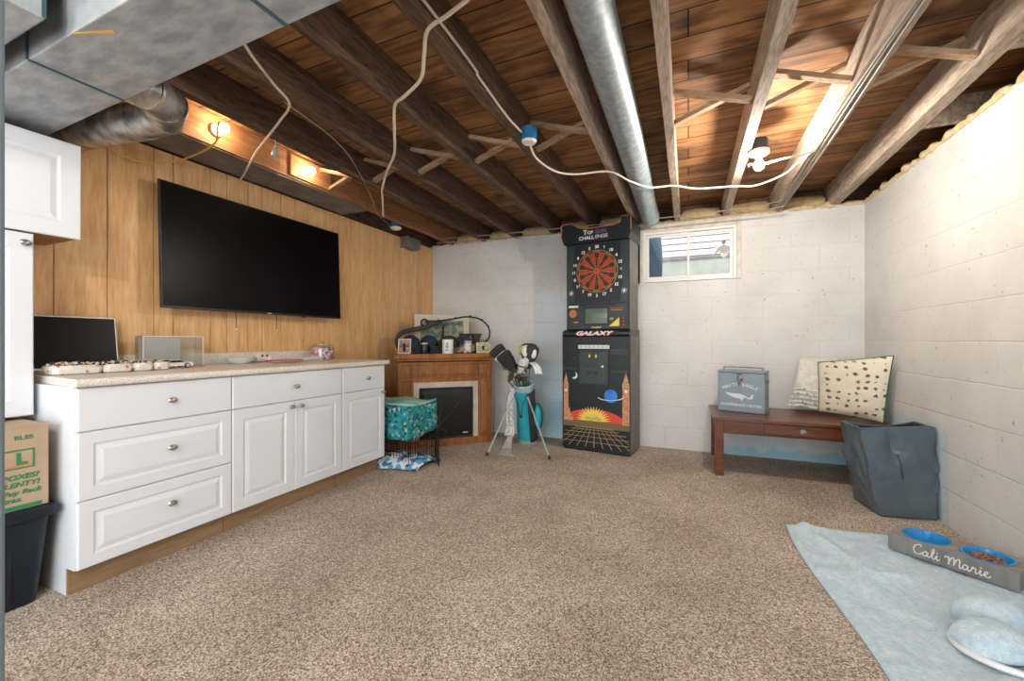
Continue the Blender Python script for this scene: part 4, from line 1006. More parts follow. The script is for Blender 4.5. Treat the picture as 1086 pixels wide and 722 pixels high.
b = B(); b.loft([ringat(A1-ax*.02, .102, .092), ringat(A1+ax*.035, .112, .102), ringat(A1+ax*.05, .106, .096), ringat(A1+ax*.045, .090, .080), ringat(A1-ax*.01, .085, .075)], cap=False); b.build('top_cuff', 'palegrey', t, smooth=True, world=True)
b = B(); b.loft([ringat(A0.lerp(A1, .05+.9*i/8), .108, .100, n=8, a0=-.9, a1=.75, full=False) for i in range(9)], closed=False); b.build('side_strip', 'charcoal', t, smooth=True, world=True, solid=.012)
pc = A0.lerp(A1, .52)+sx_*.155+sy_*(-.02)
b = B(); b.ball(pc, .085, .62, .75, 1.55, n=18); b.build('side_pocket', 'turq', t, smooth=True, world=True)
b = B()
pth = [pc+Vector((.056*math.cos(a), -.055, .135*math.sin(a))) for a in [PI*.5-2*PI*k/24 for k in range(25)]]
b.tube(pth, .008, 6); b.build('pocket_zip', 'charcoal', t, smooth=True, world=True)
HL = A0.lerp(A1, .86)
for (fx_, fy_, hx) in ((-1.727, 3.459, -.075), (-1.149, 3.572, .075)):
    top = HL + sx_*hx - Vector((0, .09, 0)); foot = Vector((fx_, fy_, .012))
    lg = B().tube([top, foot], .0085, 8).build('leg', 'palegrey', t, smooth=True, world=True)
    d = (foot-top).normalized()
    B().tube([foot-d*.03, foot-d*.0], [.011, .013], 8).build('foot', 'rubber', lg, smooth=True, world=True)
B().tube(smoothpath([HL+Vector((-.07, -.10, .02)), HL+Vector((-.02, -.108, -.09)), HL+Vector((.01, -.106, -.20)), HL+Vector((.03, -.108, -.08)), HL+Vector((.075, -.10, .03))], 5), .004, 6).build('elastic_strap', 'charcoal', t, smooth=True, world=True)
B().ball(HL+Vector((.012, -.108, -.20)), .016).build('strap_buckle', 'charcoal', t, smooth=True, world=True)
# carry strap / towel at left
def cloth_strip(pts, w, m, name, label, cat, wob=.01, solid=.006):
    P = smoothpath(pts, 5); rows = []
    for i, p in enumerate(P):
        ww = w if not callable(w) else w(i/(len(P)-1))
        rows.append([p + Vector((ww*(k/8-.5), wob*math.sin(k*1.7+i*.3)+wob*nz(i*.4, k*.5), 0)) for k in range(9)])
    o = B().loft(rows, closed=False).build(name, m, smooth=True, solid=solid); return tag(o, label, cat)
cloth_strip([(-1.63, 3.86, .60), (-1.655, 3.85, .50), (-1.66, 3.84, .35), (-1.65, 3.84, .20), (-1.66, 3.83, .12)], lambda u: .05+.05*u, 'towel', 'golf_towel', 'white patterned towel hanging down the left of the golf bag', 'towel')
cloth_strip([(-1.64, 3.82, .13), (-1.65, 3.79, .07), (-1.64, 3.72, .025), (-1.60, 3.62, .012), (-1.57, 3.55, .008)], lambda u: .04+.13*u, 'greycloth', 'grey_pouch', 'grey canvas pouch lying on the carpet under the golf bag', 'pouch', wob=.004, solid=.010)
# clubs
def shaft(p0, p1, par): return B().tube([p0, p1], .0055, 8).build('shaft', 'steel', par, smooth=True, world=True)
C0 = A1 + ax*.0
def club(label, off, tip, kind):
    base = C0 + Vector(off) - ax*.15; tip = Vector(tip) - Vector((0, 0, .035 if kind == 'iron' else 0))
    t = thing('golf_club', label, 'golf club', tuple(base), 0, 'golf clubs')
    shaft(base, tip, t); d = (tip-base).normalized()
    if kind == 'iron':
        side_ = Vector((1, -.3, 0)).normalized()*(1 if random.random() < .5 else -1)
        q = [tip+Vector((0, 0, -.015)), tip+side_*.06+Vector((0, -.01, .0)), tip+side_*.085+Vector((0, -.012, .04)), tip+side_*.04+Vector((0, -.01, .045)), tip+Vector((0, 0, .025))]
        B().loft([[p+Vector((0, -.006, 0)) for p in q], [p+Vector((0, .006, 0)) for p in q]]).build('club_head', 'steel', t, world=True, bevel=.002)
    return t, tip, d
irons = [((-.05, -.02, 0), (-1.66, 3.80, .74)), ((-.03, .0, 0), (-1.635, 3.80, .79)), ((0, -.03, 0), (-1.58, 3.79, .76)), ((.0, .02, 0), (-1.60, 3.84, .84)), ((-.04, .03, 0), (-1.68, 3.86, .82)), ((.02, -.04, 0), (-1.545, 3.78, .72)), ((.03, 0, 0), (-1.52, 3.82, .80))]
descr = ['lowest at the left of the bag', 'second up at the left', 'in front at the bag centre', 'behind under the two black headcovers', 'outermost left behind the others', 'low at the front right', 'beneath the white headcover']
for (o_, tp), ds in zip(irons, descr): club('steel iron club head, ' + ds, o_, tp, 'iron')
# head-covered woods
def cover(label, off, tip, m, sz, axis, band=None, nm='club_headcover', m2=None):
    tt, tip_, d = club('golf club under the ' + label, off, tip, 'wood')
    c = thing(nm, label, 'headcover', tuple(tip_), 0)
    R = Vector((0, 0, 1)).rotation_difference(Vector(axis).normalized()).to_matrix().to_4x4()
    B().lathe((0, 0, 0), [(sz*.25, -sz*1.2), (sz*.42, -sz*.8), (sz*.60, -sz*.2), (sz*.72, sz*.35), (sz*.66, sz*.75), (sz*.35, sz*1.02), (sz*.03, sz*1.08)], 20, T=R).build('sleeve', m, c, smooth=True)
    if band:
        B().lathe((0, 0, 0), [(sz*.62, -sz*.12), (sz*.70, .0), (sz*.735, sz*.14), (sz*.66, sz*.10)], 20, T=R, cap=False).build('band', band, c, smooth=True)
    if m2:
        B().ball(R @ Vector((-sz*.30, -sz*.45, sz*.35)), sz*.42, 1, .6, 1.3, n=14).build('panel', m2, c, smooth=True); B().ball(R @ Vector((sz*.38, -sz*.38, sz*.35)), sz*.38, .8, .6, 1.3, n=14).build('panel', m2, c, smooth=True)
    return c
c = cover('white and charcoal driver headcover, highest on the right', (.04, 0, 0), (-1.43, 3.82, .935), 'charcoal', .11, (.25, -.1, 1), None, m2='vinyl')
c = cover('black headcover with a lime stripe behind the white one', (.02, .04, 0), (-1.50, 3.90, .955), 'matte_black', .09, (-.15, 0, 1), None)
B().ball((-.035, -.055, .03), .045, .5, .35, 1.2, T=Matrix.Rotation(.5, 4, 'Y')).build('lime_stripe', 'lime', c, smooth=True)
cover('small white printed headcover in the middle of the bag', (.01, -.02, 0), (-1.50, 3.77, .835), 'towel', .062, (.3, -.2, 1), 'green_cloth')
cover('small grey headcover above the white printed one', (.03, -.01, 0), (-1.455, 3.79, .875), 'frost', .05, (.2, -.1, 1))
cloth_strip([(-1.42, 3.80, .87), (-1.37, 3.77, .85), (-1.33, 3.75, .81), (-1.31, 3.74, .76)], .075, 'satin', 'white_cloth', 'white cloth hanging off the right of the golf clubs', 'cloth')
def boxy(loc, axis, L_, w, d, label, band):
    t = thing('club_headcover', label, 'headcover', loc)
    R_ = Vector((0, 0, 1)).rotation_difference(Vector(axis).normalized()).to_matrix().to_4x4()
    def rg(k, z): return [R_ @ Vector(p) for p in rr_ring(-w*k, w*k, -d*k, d*k, z, q=.02*k, n=3)]
    B().loft([rg(.45, -L_*.75), rg(.7, -L_*.45), rg(.92, -L_*.1), rg(1, L_*.3), rg(.97, L_*.46), rg(.85, L_*.52)]).build('sleeve', 'matte_black', t, smooth=True)
    if band: B().loft([rg(.80, -L_*.34), rg(.88, -L_*.30), rg(.985, -L_*.06), rg(.93, -L_*.04)]).build('band', 'vinyl', t, smooth=True)
    B().loft([rg(1.03, L_*.30), rg(1.03, L_*.40), rg(.9, L_*.42)]).build('cuff', 'charcoal', t, smooth=True)
boxy((-1.735, 3.775, .945), (-.55, -.1, .62), .15, .07, .06, 'boxy black headcover with a white band, uppermost on the left', True)
boxy((-1.655, 3.77, .885), (-.5, -.1, .65), .16, .066, .06, 'boxy black headcover just below the white banded one', False)
for (X_, Y_, Z_, ds) in ((-1.60, 3.77, .80, 'tucked right of the black headcovers'), (-1.56, 3.76, .745, 'just above the bag rim in front'), (-1.645, 3.76, .72, 'lowest of all over the left rim'), (-1.47, 3.78, .79, 'right of the small white headcover'), (-1.50, 3.77, .725, 'over the right side of the rim')):
    club('steel iron club head ' + ds, (random.uniform(-.04, .04), random.uniform(-.03, .03), 0), (X_, Y_, Z_), 'iron')

# ------------------------------------------------------------------ dart machine
t = thing('dart_machine', 'tall black electronic dart machine against the back wall', 'arcade machine', (-.8275, 3.991, 0), math.radians(-7.4))
# local: x -.333..+.333, y 0 = front face of lower body, back at .36
K = .0019
def Xc(c): return (c-250)*K*1.02
def Z1(c): return 2.366-c*K
def Z2(c): return 1.186-c*K*.985
b = B(); HW = .335
b.box(-HW, HW, .0, .36, .02, 1.12, bev=.006)
b.build('lower_body', ['cab_black'], t)
B().box(-HW+.01, HW-.01, .02, .35, 0, .02).build('plinth', 'matte_black', t)
for x in (HW, -HW-.004): B().box(x, x+.004, .004, .358, .022, 1.118).build('side_laminate', 'cab_grey', t)
b = B().prism([(0, 1.12), (-.012, 1.135), (-.012, 1.16), (.035, 1.185), (.36, 1.185), (.36, 1.12)], 'X', -HW, HW); b.build('control_shelf', 'black', t, bevel=.003)
b = B().box(-.312, .318, .05, .36, 1.185, 2.08, bev=.004); b.build('upper_body', 'cab_black', t)
for x in (-.3145, .318): B().box(x, x+.002, .052, .358, 1.187, 2.078).build('upper_side_laminate', 'cab_grey', t)
# crown with two raised ears
cr = [(-.335, 2.075), (.345, 2.075), (.345, 2.235), (.255, 2.235), (.255, 2.195), (.20, 2.165), (-.12, 2.165), (-.20, 2.215), (-.25, 2.235), (-.345, 2.235)]
cr = [(-.32, 2.03), (.325, 2.03), (.345, 2.09), (.345, 2.235), (.252, 2.235), (.245, 2.185), (.18, 2.165), (-.10, 2.165), (-.17, 2.185), (-.24, 2.232), (-.345, 2.232), (-.345, 2.10)]
B().prism(cr, 'Y', -.01, .36).build('crown', 'cab_black', t, bevel=.003)
b = B(); q = cr[3:12]
for i in range(len(q)-1): b.tube([(q[i][0], -.012, q[i][1]), (q[i+1][0], -.012, q[i+1][1])], .004, 6)
b.tube([(.345, -.012, 2.235), (.345, -.012, 2.10)], .004, 6)
b.build('edge_piping', 'dorange', t)
B().box(-.19, .16, -.014, -.01, 2.045, 2.155).build('marquee', 'black', t)
L = [text('T', .062, 'num', t, facing_y(-.095, -.015, 2.125), bold=.0015), text('OP', .042, 'num', t, facing_y(-.045, -.015, 2.12), bold=.001), text('GUN', .044, 'purpleink', t, facing_y(.06, -.015, 2.122), bold=.001, sx=1.1), text('CHALL', .046, 'num', t, facing_y(-.082, -.015, 2.072), bold=.001, sx=1.08), text('ENGE', .046, 'silverink', t, facing_y(.068, -.015, 2.074), bold=.001, sx=1.08)]
join(L, 'marquee_lettering')
# dart head panel
yu = .048
B().box(-.30, .305, yu-.004, yu+.004, 1.44, 2.03, bev=.002).build('dart_panel', 'cab_slate', t)
pts = [(-.225, 2.02), (.235, 2.02), (.235, 1.98), (.24, 1.78), (.26, 1.62), (.235, 1.55), (.235, 1.45), (-.225, 1.45), (-.225, 1.55), (-.25, 1.62), (-.24, 1.78), (-.225, 1.98)]
B().prism(pts, 'Y', yu-.007, yu-.004).build('dart_field', 'cab_black', t)
CX, CZ = .004, 1.752
def arc(b, r0, r1, a0, a1, y, n=3, th=.002):
    P = []
    for k in range(n+1):
        a = a0+(a1-a0)*k/n; P.append((CX+r1*math.sin(a), CZ+r1*math.cos(a)))
    for k in range(n, -1, -1):
        a = a0+(a1-a0)*k/n; P.append((CX+r0*math.sin(a), CZ+r0*math.cos(a)))
    b.prism(P, 'Y', y-th, y)
b = B(); w = 2*PI/20
b.slot(3).lathe((CX, yu-.007, CZ), [(.210, 0), (.210, .004), (.0, .004)], 48, T=Matrix.Rotation(PI/2, 4, 'X'), cap=False)
for k in range(20):
    a0, a1 = k*w-w/2, k*w+w/2; g_ = .012
    dark = (k % 2 == 0)
    arc(b.slot(2 if dark else 0), .128, .180, a0+.02, a1-.02, yu-.011)
    arc(b.slot(3 if dark else 2), .184, .200, a0+.015, a1-.015, yu-.011, th=.0015)
    arc(b.slot(2 if dark else 0), .108, .124, a0+.03, a1-.03, yu-.011, th=.0015)
    arc(b.slot(2 if dark else 0), .028, .105, a0+.05, a1-.05, yu-.011)
    b.slot(1).box(-.001, .001, -.0135, -.011, .02, .205, T=Matrix.Translation((CX, yu, CZ)) @ Matrix.Rotation(a0, 4, 'Y'))
for r in (.106, .126, .182, .203):
    pth = [(CX+r*math.sin(2*PI*k/48), yu-.012, CZ+r*math.cos(2*PI*k/48)) for k in range(49)]; b.slot(1).tube(pth, .0016, 5)
b.slot(1).lathe((CX, yu-.011, CZ), [(.026, 0), (.026, .002), (.0, .002)], 20, T=Matrix.Rotation(PI/2, 4, 'X'), cap=False)
b.slot(0).lathe((CX, yu-.013, CZ), [(.015, 0), (.015, .002), (.0, .002)], 20, T=Matrix.Rotation(PI/2, 4, 'X'), cap=False)
b.build('dartboard', ['dred', 'dorange', 'dblack', 'dgreen'], t)
nums = [20, 1, 18, 4, 13, 6, 10, 15, 2, 17, 3, 19, 7, 16, 8, 11, 14, 9, 12, 5]
L = [text(str(n), .040, 'num', t, facing_y(CX+.238*math.sin(k*w), yu-.0085, CZ+.238*math.cos(k*w)), bold=.0016) for k, n in enumerate(nums)]
join(L, 'number_ring')
b = B()
for cx in (-.262, .27):
    for k in range(8):
        a = PI*2*k/8+.3; b.box(-.0015, .0015, -.001, .001, 0, .028, T=Matrix.Translation((cx, yu-.006, 1.55)) @ Matrix.Rotation(a, 4, 'Y'))
    b.ball((cx, yu-.006, 1.55), .007, 1, .2, 1.6)
b.build('spider_emblem', 'num', t)
# catch tray and monitor panel
B().prism([(-.17, 1.43), (.185, 1.43), (.17, 1.412), (-.155, 1.412)], 'Y', yu-.03, yu).build('dart_tray', 'black', t)
B().box(-.298, .305, yu-.012, yu, 1.19, 1.436, bev=.003).build('monitor_panel', 'cab_slate', t)
b = B().box(-.118, .122, yu-.022, yu-.012, 1.235, 1.395, bev=.004); b.build('monitor_bezel', 'black', t)
b = B()
rows = [[(-.108+.22*i/12, yu-.024-.004*math.sin(PI*i/12)*math.sin(PI*j/8), 1.243+.145*j/8) for i in range(13)] for j in range(9)]
b.loft(rows, closed=False).build('monitor_screen', 'crt', t, smooth=True)
yp = yu-.013
b = B().slot(0).box(-.285, -.185, yp-.001, yp, 1.405, 1.425); b.slot(1).lathe((-.24, yp, 1.345), [(.040, 0), (.040, .002), (0, .002)], 24, T=Matrix.Rotation(PI/2, 4, 'X'), cap=False)
b.slot(2).box(-.285, -.19, yp-.002, yp, 1.20, 1.235); b.slot(3).box(-.275, -.21, yp-.004, yp-.002, 1.212, 1.222)
b.slot(4).prism([(.125, 1.215), (.225, 1.215), (.225, 1.30)], 'Y', yp-.0015, yp)
b.slot(3).box(.24, .292, yp-.002, yp, 1.212, 1.312, bev=.002)
b.slot(5)
for z in (1.295, 1.262, 1.228): b.lathe((.266, yp-.002, z), [(.010, 0), (.008, .006), (0, .006)], 12, T=Matrix.Rotation(PI/2, 4, 'X'), cap=False)
b.slot(1).box(.14, .27, yp-.001, yp, 1.388, 1.391).box(.15, .25, yp-.001, yp, 1.365, 1.375)
b.slot(2)
for z in (1.385, 1.365, 1.345, 1.325): b.box(-.18, -.135, yp-.001, yp, z, z+.004)
b.build('panel_graphics', ['num', 'dorange', 'cab_slate2', 'black', 'yellow', 'red'], t)
L = [text('Arachnid', .026, 'yellow', t, facing_y(.0, yp-.001, 1.207), bold=.0006), text('GP', .03, 'yellow', t, facing_y(.15, yp-.001, 1.285), bold=.0006), text('~', .05, 'yellow', t, facing_y(-.21, yp-.001, 1.262), bold=.001, sx=1.6)]
join(L, 'panel_lettering')
# banner
yb = -.0135
L = [text('GALAXY', .052, 'num', t, facing_y(-.02, -.0135, 1.148), bold=.002, sx=1.75, shear=.35), text('GALAXY', .052, 'red', t, facing_y(-.014, -.0128, 1.142), bold=.002, sx=1.75, shear=.35)]
join(L, 'banner_lettering')
yf = -.0005
B().box(-.17, .14, -.004, 0, 1.0, 1.035).build('instruction_strip', 'num', t)
b = B()
for k in range(7): b.box(-.155+k*.043, -.125+k*.043, -.0046, -.004, 1.008, 1.027)
b.build('instruction_print', 'silverink', t)
cd = B().box(-.165, .135, -.016, 0, .645, .985, bev=.004).build('coin_door', 'cab_slate', t)
b = B().box(-.145, .118, -.019, -.016, .662, .968, bev=.003); b.build('door_panel', 'cab_slate2', cd)
b = B().slot(0)
for x in (-.075, -.01):
    b.slot(0).box(x, x+.05, -.023, -.019, .905, .955, bev=.003); b.slot(1).box(x+.018, x+.036, -.025, -.023, .915, .945)
    b.slot(0).box(x, x+.05, -.022, -.019, .745, .79, bev=.003); b.slot(2).box(x+.012, x+.038, -.023, -.022, .755, .78)
b.slot(0).box(-.11, .035, -.021, -.019, .82, .86, bev=.002)
b.build('coin_slots', ['cab_slate', 'yellow', 'black'], cd)
B().lathe((.078, -.019, .83), [(.014, 0), (.013, .006), (0, .008)], 16, T=Matrix.Rotation(PI/2, 4, 'X'), cap=False).build('lock', 'steel', cd, smooth=True)
b = B()
for (x0, x1, z0, z1) in ((.155, .315, .945, 1.0), (.155, .315, .775, .80), (-.32, -.185, .79, .815)): b.box(x0, x1, -.006, 0, z0, z1, bev=.002)
b.build('trim_plate', 'cab_slate', t)
B().box(.17, .30, -.008, -.006, .962, .982).build('bill_slot', 'black', t)
# artwork, flat on the lower body
b = B(); ya, yb_ = -.002, -.0005
def disc(b, cx, cz, rx, rz, y, n=32, a0=0, a1=2*PI):
    b.prism([(cx+rx*math.cos(a0+(a1-a0)*k/n), cz+rz*math.sin(a0+(a1-a0)*k/n)) for k in range(n if a1-a0 > 6.28 else n+1)], 'Y', y-.0005, y+.0004)
disc(b.slot(1), -.01, .30, .30, .115, -.0012, a0=0, a1=PI)      # sunset dome
star = []
for k in range(36):
    a = PI*k/35; r = (.17 if k % 2 else .115)*(1.0 if k % 4 else .9); star.append((-.02+r*math.cos(a)*1.05, .302+r*.85*math.sin(a)))
b.slot(2).prism(star, 'Y', -.0022, -.0014)
disc(b.slot(3), -.02, .303, .085, .06, -.0026, a0=0, a1=PI)
disc(b.slot(4), .155, .553, .064, .064, -.0014)
ring = [(.155+.125*math.cos(2*PI*k/40), -.0026, .548+.036*math.sin(2*PI*k/40)+.03*math.cos(2*PI*k/40)*.25) for k in range(21, 40)] + [(.155+.125*math.cos(2*PI*k/40), -.0026, .548+.036*math.sin(2*PI*k/40)) for k in range(0, 2)]
b.slot(5).tube(ring, .0045, 5)
moon = [(-.215+.036*math.cos(a), .735+.036*math.sin(a)) for a in [-PI*.62+PI*1.0*k/12 for k in range(13)]] + [(-.232+.036*math.cos(a), .748+.034*math.sin(a)) for a in [PI*.30-PI*.85*k/12 for k in range(13)]]
b.slot(5).prism(moon, 'Y', -.0014, -.0006)
for (xa, xb, h0) in ((-.325, -.275, .63), (.265, .33, .65)):     # towers
    xm = (xa+xb)/2
    b.slot(6).prism([(xa, .29), (xb, .29), (xb, h0), (xa, h0)], 'Y', -.0020, -.0006); b.slot(6).prism([(xa-.004, h0), (xb+.004, h0), (xm, h0+.13)], 'Y', -.0020, -.0006)
    disc(b.slot(5), xm, h0-.045, .016, .016, -.0024, n=16)
b.slot(6).prism([(-.275, .29), (-.22, .29), (-.235, .36), (-.25, .34), (-.262, .42), (-.275, .40)], 'Y', -.002, -.0006)
b.slot(7).prism([(-.333, .235), (.333, .235), (.333, .30), (-.333, .30)], 'Y', -.0012, -.0004)
for k in range(-5, 6):
    x0, x1 = k*.028-.01, k*.088-.01; cl = max(-.33, min(.33, x1)); f_ = 1 if cl == x1 else (cl-x0)/(x1-x0)
    b.slot(8).prism([(x0-.0012, .25), (x0+.0012, .25), (cl+.0028, .25-.205*f_), (cl-.0028, .25-.205*f_)], 'Y', -.0022, -.0012)
for z, hwid in ((.235, .2), (.215, .24), (.185, .30), (.145, .325), (.095, .325)): b.slot(8).box(-hwid-.01, hwid-.01 if hwid < .3 else hwid, -.0022, -.0012, z-.0016, z+.0016)
for k in range(26):
    rr = random.Random(k); b.slot(5).box(*(lambda x, z: (x-.0012, x+.0012, -.0016, -.0006, z-.0012, z+.0012))(rr.uniform(-.32, .32), rr.uniform(.48, 1.1)))
b.build('cabinet_artwork', ['cab_black', 'sunset', 'sun_y', 'yellow', 'planet', 'num', 'tower', 'dgreen', 'grid_line'], t)
for x in (-HW-.002, HW-.002): B().box(x, x+.006, -.004, .006, .02, 1.12).build('edge_strip', 'charcoal', t)
P = smoothpath([(-.10+.012*k, -.0028, .325+.010*math.sin(k*2.1)+.006*math.sin(k*.9)) for k in range(14)], 4)
B().tube(P, .0022, 5).build('sun_scribble', 'cab_slate', t)

# ------------------------------------------------------------------ coffee table
t = thing('coffee_table', 'dark cherry coffee table with one drawer along the back wall', 'table', (.79, 4.05, 0))
tx0, tx1, ty0, ty1 = .19, 1.375, 3.695, 4.405
B().box(tx0-.01, tx1, ty0-.012, ty1, .440, .465, bev=.005).build('tabletop', 'cherry', t, world=True)
for (x, yy) in ((tx0+.008, ty0), (tx1-.075, ty0), (tx0+.008, ty1-.07), (tx1-.075, ty1-.07)):
    B().box(x, x+.062, yy, yy+.062, 0, .44, bev=.003).build('leg', 'cherry', t, world=True)
b = B().box(tx0+.07, .533, ty0+.012, ty0+.03, .352, .44, bev=.001).box(1.037, tx1-.075, ty0+.012, ty0+.03, .352, .44, bev=.001)
b.box(tx0+.07, tx1-.075, ty0+.006, ty0+.035, .340, .352, bev=.002)
b.box(tx0+.07, tx1-.075, ty1-.03, ty1-.015, .345, .44)
for x in (tx0+.022, tx1-.045): b.box(x, x+.018, ty0+.06, ty1-.07, .345, .44)
b.build('apron', 'cherry', t, world=True)
d = B().box(.537, 1.033, ty0+.004, ty0+.02, .355, .436, bev=.002).build('drawer', 'cherry', t, world=True)
B().lathe((.785, ty0+.004, .395), [(.018, 0), (.012, .004), (.008, .012), (.019, .018), (.017, .026), (.004, .030)], 18, T=Matrix.Diagonal((1.15, 1, 1, 1)) @ Matrix.Rotation(PI/2, 4, 'X')).build('knob', 'rust', d, smooth=True, world=True)

# tin cooler box
t = thing('metal_box', 'powder blue metal cooler box with white eagle emblem on the table', 'box', (.408, 4.008, .4655), math.radians(-20))
b = B().box(-.18, .18, .0, .155, 0, .335, bev=.010); b.build('box_body', 'boxblue', t)
b = B().box(-.183, .183, -.003, .158, .335, .358, bev=.008); lid = b.build('lid', 'boxblue', t)
b = B()
b.tube(smoothpath([(-.15, .075, .358), (-.15, .078, .374), (-.13, .08, .380), (.13, .08, .380), (.15, .078, .374), (.15, .075, .358)], 4), .006, 8); b.build('carry_handle', 'rust', t, smooth=True)
b = B().box(-.026, .018, -.010, -.001, .27, .335, bev=.003).ball((-.002, -.014, .285), .017, 1.0, .5, 1.5).ball((-.01, -.013, .245), .009, 1, .5, 1.4); b.build('latch', 'rust', t, smooth=True)
B().box(-.022, .010, -.002, .0, .165, .235).build('hasp_strip', 'boxblue', t)
b = B()
b.box(.181, .188, .03, .06, .26, .285, bev=.002).box(.181, .188, .10, .13, .255, .28, bev=.002).build('side_bracket', 'rust', t)
b = B()
for x in (-.16, -.10, .10, .155): b.box(x, x+.03, -.0035, -.003, .35, .353)
b.build('rust_patch', 'rust', lid)
L = []
for k, ch_ in enumerate('WHITE EAGLE'):
    if ch_ == ' ': continue
    u = (k-5)/5; a = u*.42
    T = Matrix.Translation((-.003+.30*math.sin(a), -.0008, .225-.30*(1-math.cos(a))*1.15+.012)) @ Matrix.Rotation(a, 4, 'Y') @ Matrix.Rotation(PI/2, 4, 'X')
    L.append(text(ch_, .038, 'letter_white', t, T, bold=.0006))
L.append(text('CONFERENCE CENTER', .030, 'letter_white', t, facing_y(0, -.0008, .062), bold=.0005, sx=1.02))
join(L, 'lettering')
b = B()
b.prism([(-.125, .168), (-.09, .162), (-.04, .158), (.0, .160), (.02, .150), (.05, .140), (.03, .128), (.02, .118), (.008, .098), (-.004, .120), (-.03, .120), (-.07, .132), (-.10, .148)], 'Y', -.0016, -.0004)
b.prism([(.03, .135), (.06, .118), (.09, .122), (.095, .150), (.11, .152), (.085, .158), (.075, .135), (.055, .130), (.04, .142)], 'Y', -.0016, -.0004)
b.build('eagle_emblem', 'letter_white', t)

# pillows
def pillow(name, label, cat, corners, thick, m, piping=None, m2=None, wr=.01, seed=0, N=22):
    """corners BL, BR, TR, TL of the seam outline, puffed to both sides"""
    BL, BR, TR, TL = [Vector(c) for c in corners]
    nrm = (BR-BL).cross(TL-BL).normalized()
    cen = (BL+BR+TR+TL)/4; base = Vector((cen.x, cen.y, min(BL.z, BR.z)))
    t = thing(name, label, cat, tuple(base))
    def P(u, v, s):
        p = BL.lerp(BR, u).lerp(TL.lerp(TR, u), v)
        e = 1-.06*math.sin(PI*v)*(abs(2*u-1)**3)*0
        c0 = (BL+BR+TR+TL)/4
        pinch = .025*(abs(2*u-1)**2*math.sin(PI*v) + abs(2*v-1)**2*math.sin(PI*u))
        p = p.lerp(c0, pinch)
        h = thick*((1-abs(2*u-1)**2.6)*(1-abs(2*v-1)**2.6))**.45
        h += wr*nz(u*5+seed, v*9, s*2)*min(1, h/thick*1.5)
        return p + nrm*s*h - base
    b = B()
    for s in (1, -1): b.loft([[P(i/N, j/N, s) for i in range(N+1)] for j in range(N+1)], closed=False)
    bmesh.ops.remove_doubles(b.bm, verts=b.bm.verts, dist=.0005)
    b.build('cushion', m, t, smooth=True)
    if piping:
        ed = [P(i/N, 0, 0) for i in range(N)] + [P(1, j/N, 0) for j in range(N)] + [P(1-i/N, 1, 0) for i in range(N)] + [P(0, 1-j/N, 0) for j in range(N+1)]
        B().tube(ed, .0045, 6).build('piping', piping, t, smooth=True)
    return t
pillow('throw_pillow', 'cream pillow with pinecone print and green edge on the table end', 'pillow', [(.985, 4.12, .50), (1.315, 3.86, .475), (1.352, 3.80, .968), (1.00, 4.20, .895)], .07, 'floral', 'green_cloth', seed=3)
pillow('knit_pillow', 'white knitted pillow half hidden behind the pinecone pillow', 'pillow', [(.80, 4.25, .50), (1.12, 4.17, .50), (1.17, 4.34, .93), (.90, 4.36, .93)], .05, 'knit', None, wr=.025, seed=8)
b = B()
for k in range(5):
    z = .52+k*.035; b.tube(smoothpath([(.79+.012*k, 4.22, z), (.87, 4.185, z+.01), (.97, 4.17, z-.005), (1.03, 4.16, z)], 4), .012, 6)
tag(b.build('green_scarf', 'fringe', smooth=True), 'green speckled scarf bunched at the base of the knitted pillow', 'scarf')

# slate hamper
t = thing('storage_hamper', 'slouching slate blue soft hamper in the right corner by the table', 'hamper', (1.17, 3.40, 0))
top = [(.958, 3.15), (1.368, 3.30), (1.36, 3.52), (.925, 3.36)]
bot = [(1.085, 3.215), (1.365, 3.275), (1.36, 3.58), (1.04, 3.52)]
def hr(v, off=0, n=14, zz=None):
    out = []
    for e in range(4):
        p0, p1 = e, (e+1) % 4
        for k in range(n):
            f = k/n
            a = Vector(bot[p0]).lerp(Vector(bot[p1]), f); c = Vector(top[p0]).lerp(Vector(top[p1]), f)
            q = a.lerp(c, v); 
            bul = .035*math.sin(PI*v)*math.sin(PI*f)
            cc = Vector((1.17, 3.38)); d = (q-cc).normalized()
            cren = (.022*nz(f*4+e*3, v*3.2, 1.3) + .032*(abs(nz(f*3.3+e*5+v*1.5, v*4.2-f*1.2, 4))) + .009*abs(nz(f*8+e, v*14, 2)) - .008)*math.sin(PI*min(1, v*1.02)*.97+.02)
            if e == 0: cren -= .045*math.exp(-((f-.38)**2)/.01)*math.exp(-((v-.80)**2)/.03)
            q = q + d*(bul*.6+cren-off)
            zt = .545 + (.012 if e in (0,) else 0) - (.03*math.sin(PI*f) if e == 2 else 0) - (.02*(1-f) if e == 0 else 0)
            out.append((min(q.x, XR-.006), q.y, (zz if zz is not None else v*zt)))
    return out
b = B(); b.loft([hr(j/36, n=26) for j in range(37)], cap=False); b.build('shell', 'slate', t, smooth=True, world=True, solid=.004)
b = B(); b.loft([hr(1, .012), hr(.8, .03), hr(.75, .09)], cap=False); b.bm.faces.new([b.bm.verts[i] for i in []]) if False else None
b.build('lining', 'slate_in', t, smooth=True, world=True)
b = B(); b.tube([Vector(p) for p in hr(1, 0)] + [Vector(hr(1, 0)[0])], .006, 6); b.build('rim_seam', 'slate', t, smooth=True, world=True)
b = B().loft([hr(0, 0, zz=.003), hr(0, 0, zz=.010)]); b.build('base_panel', 'slate', t, world=True)
ft = [Vector(hr(v)[6]) + Vector((.012, -.006, 0)) for v in (.45, .55, .63, .70)]
B().tube(smoothpath(ft, 4), .004, 6).build('handle_stitch', 'slate_in', t, smooth=True, world=True)

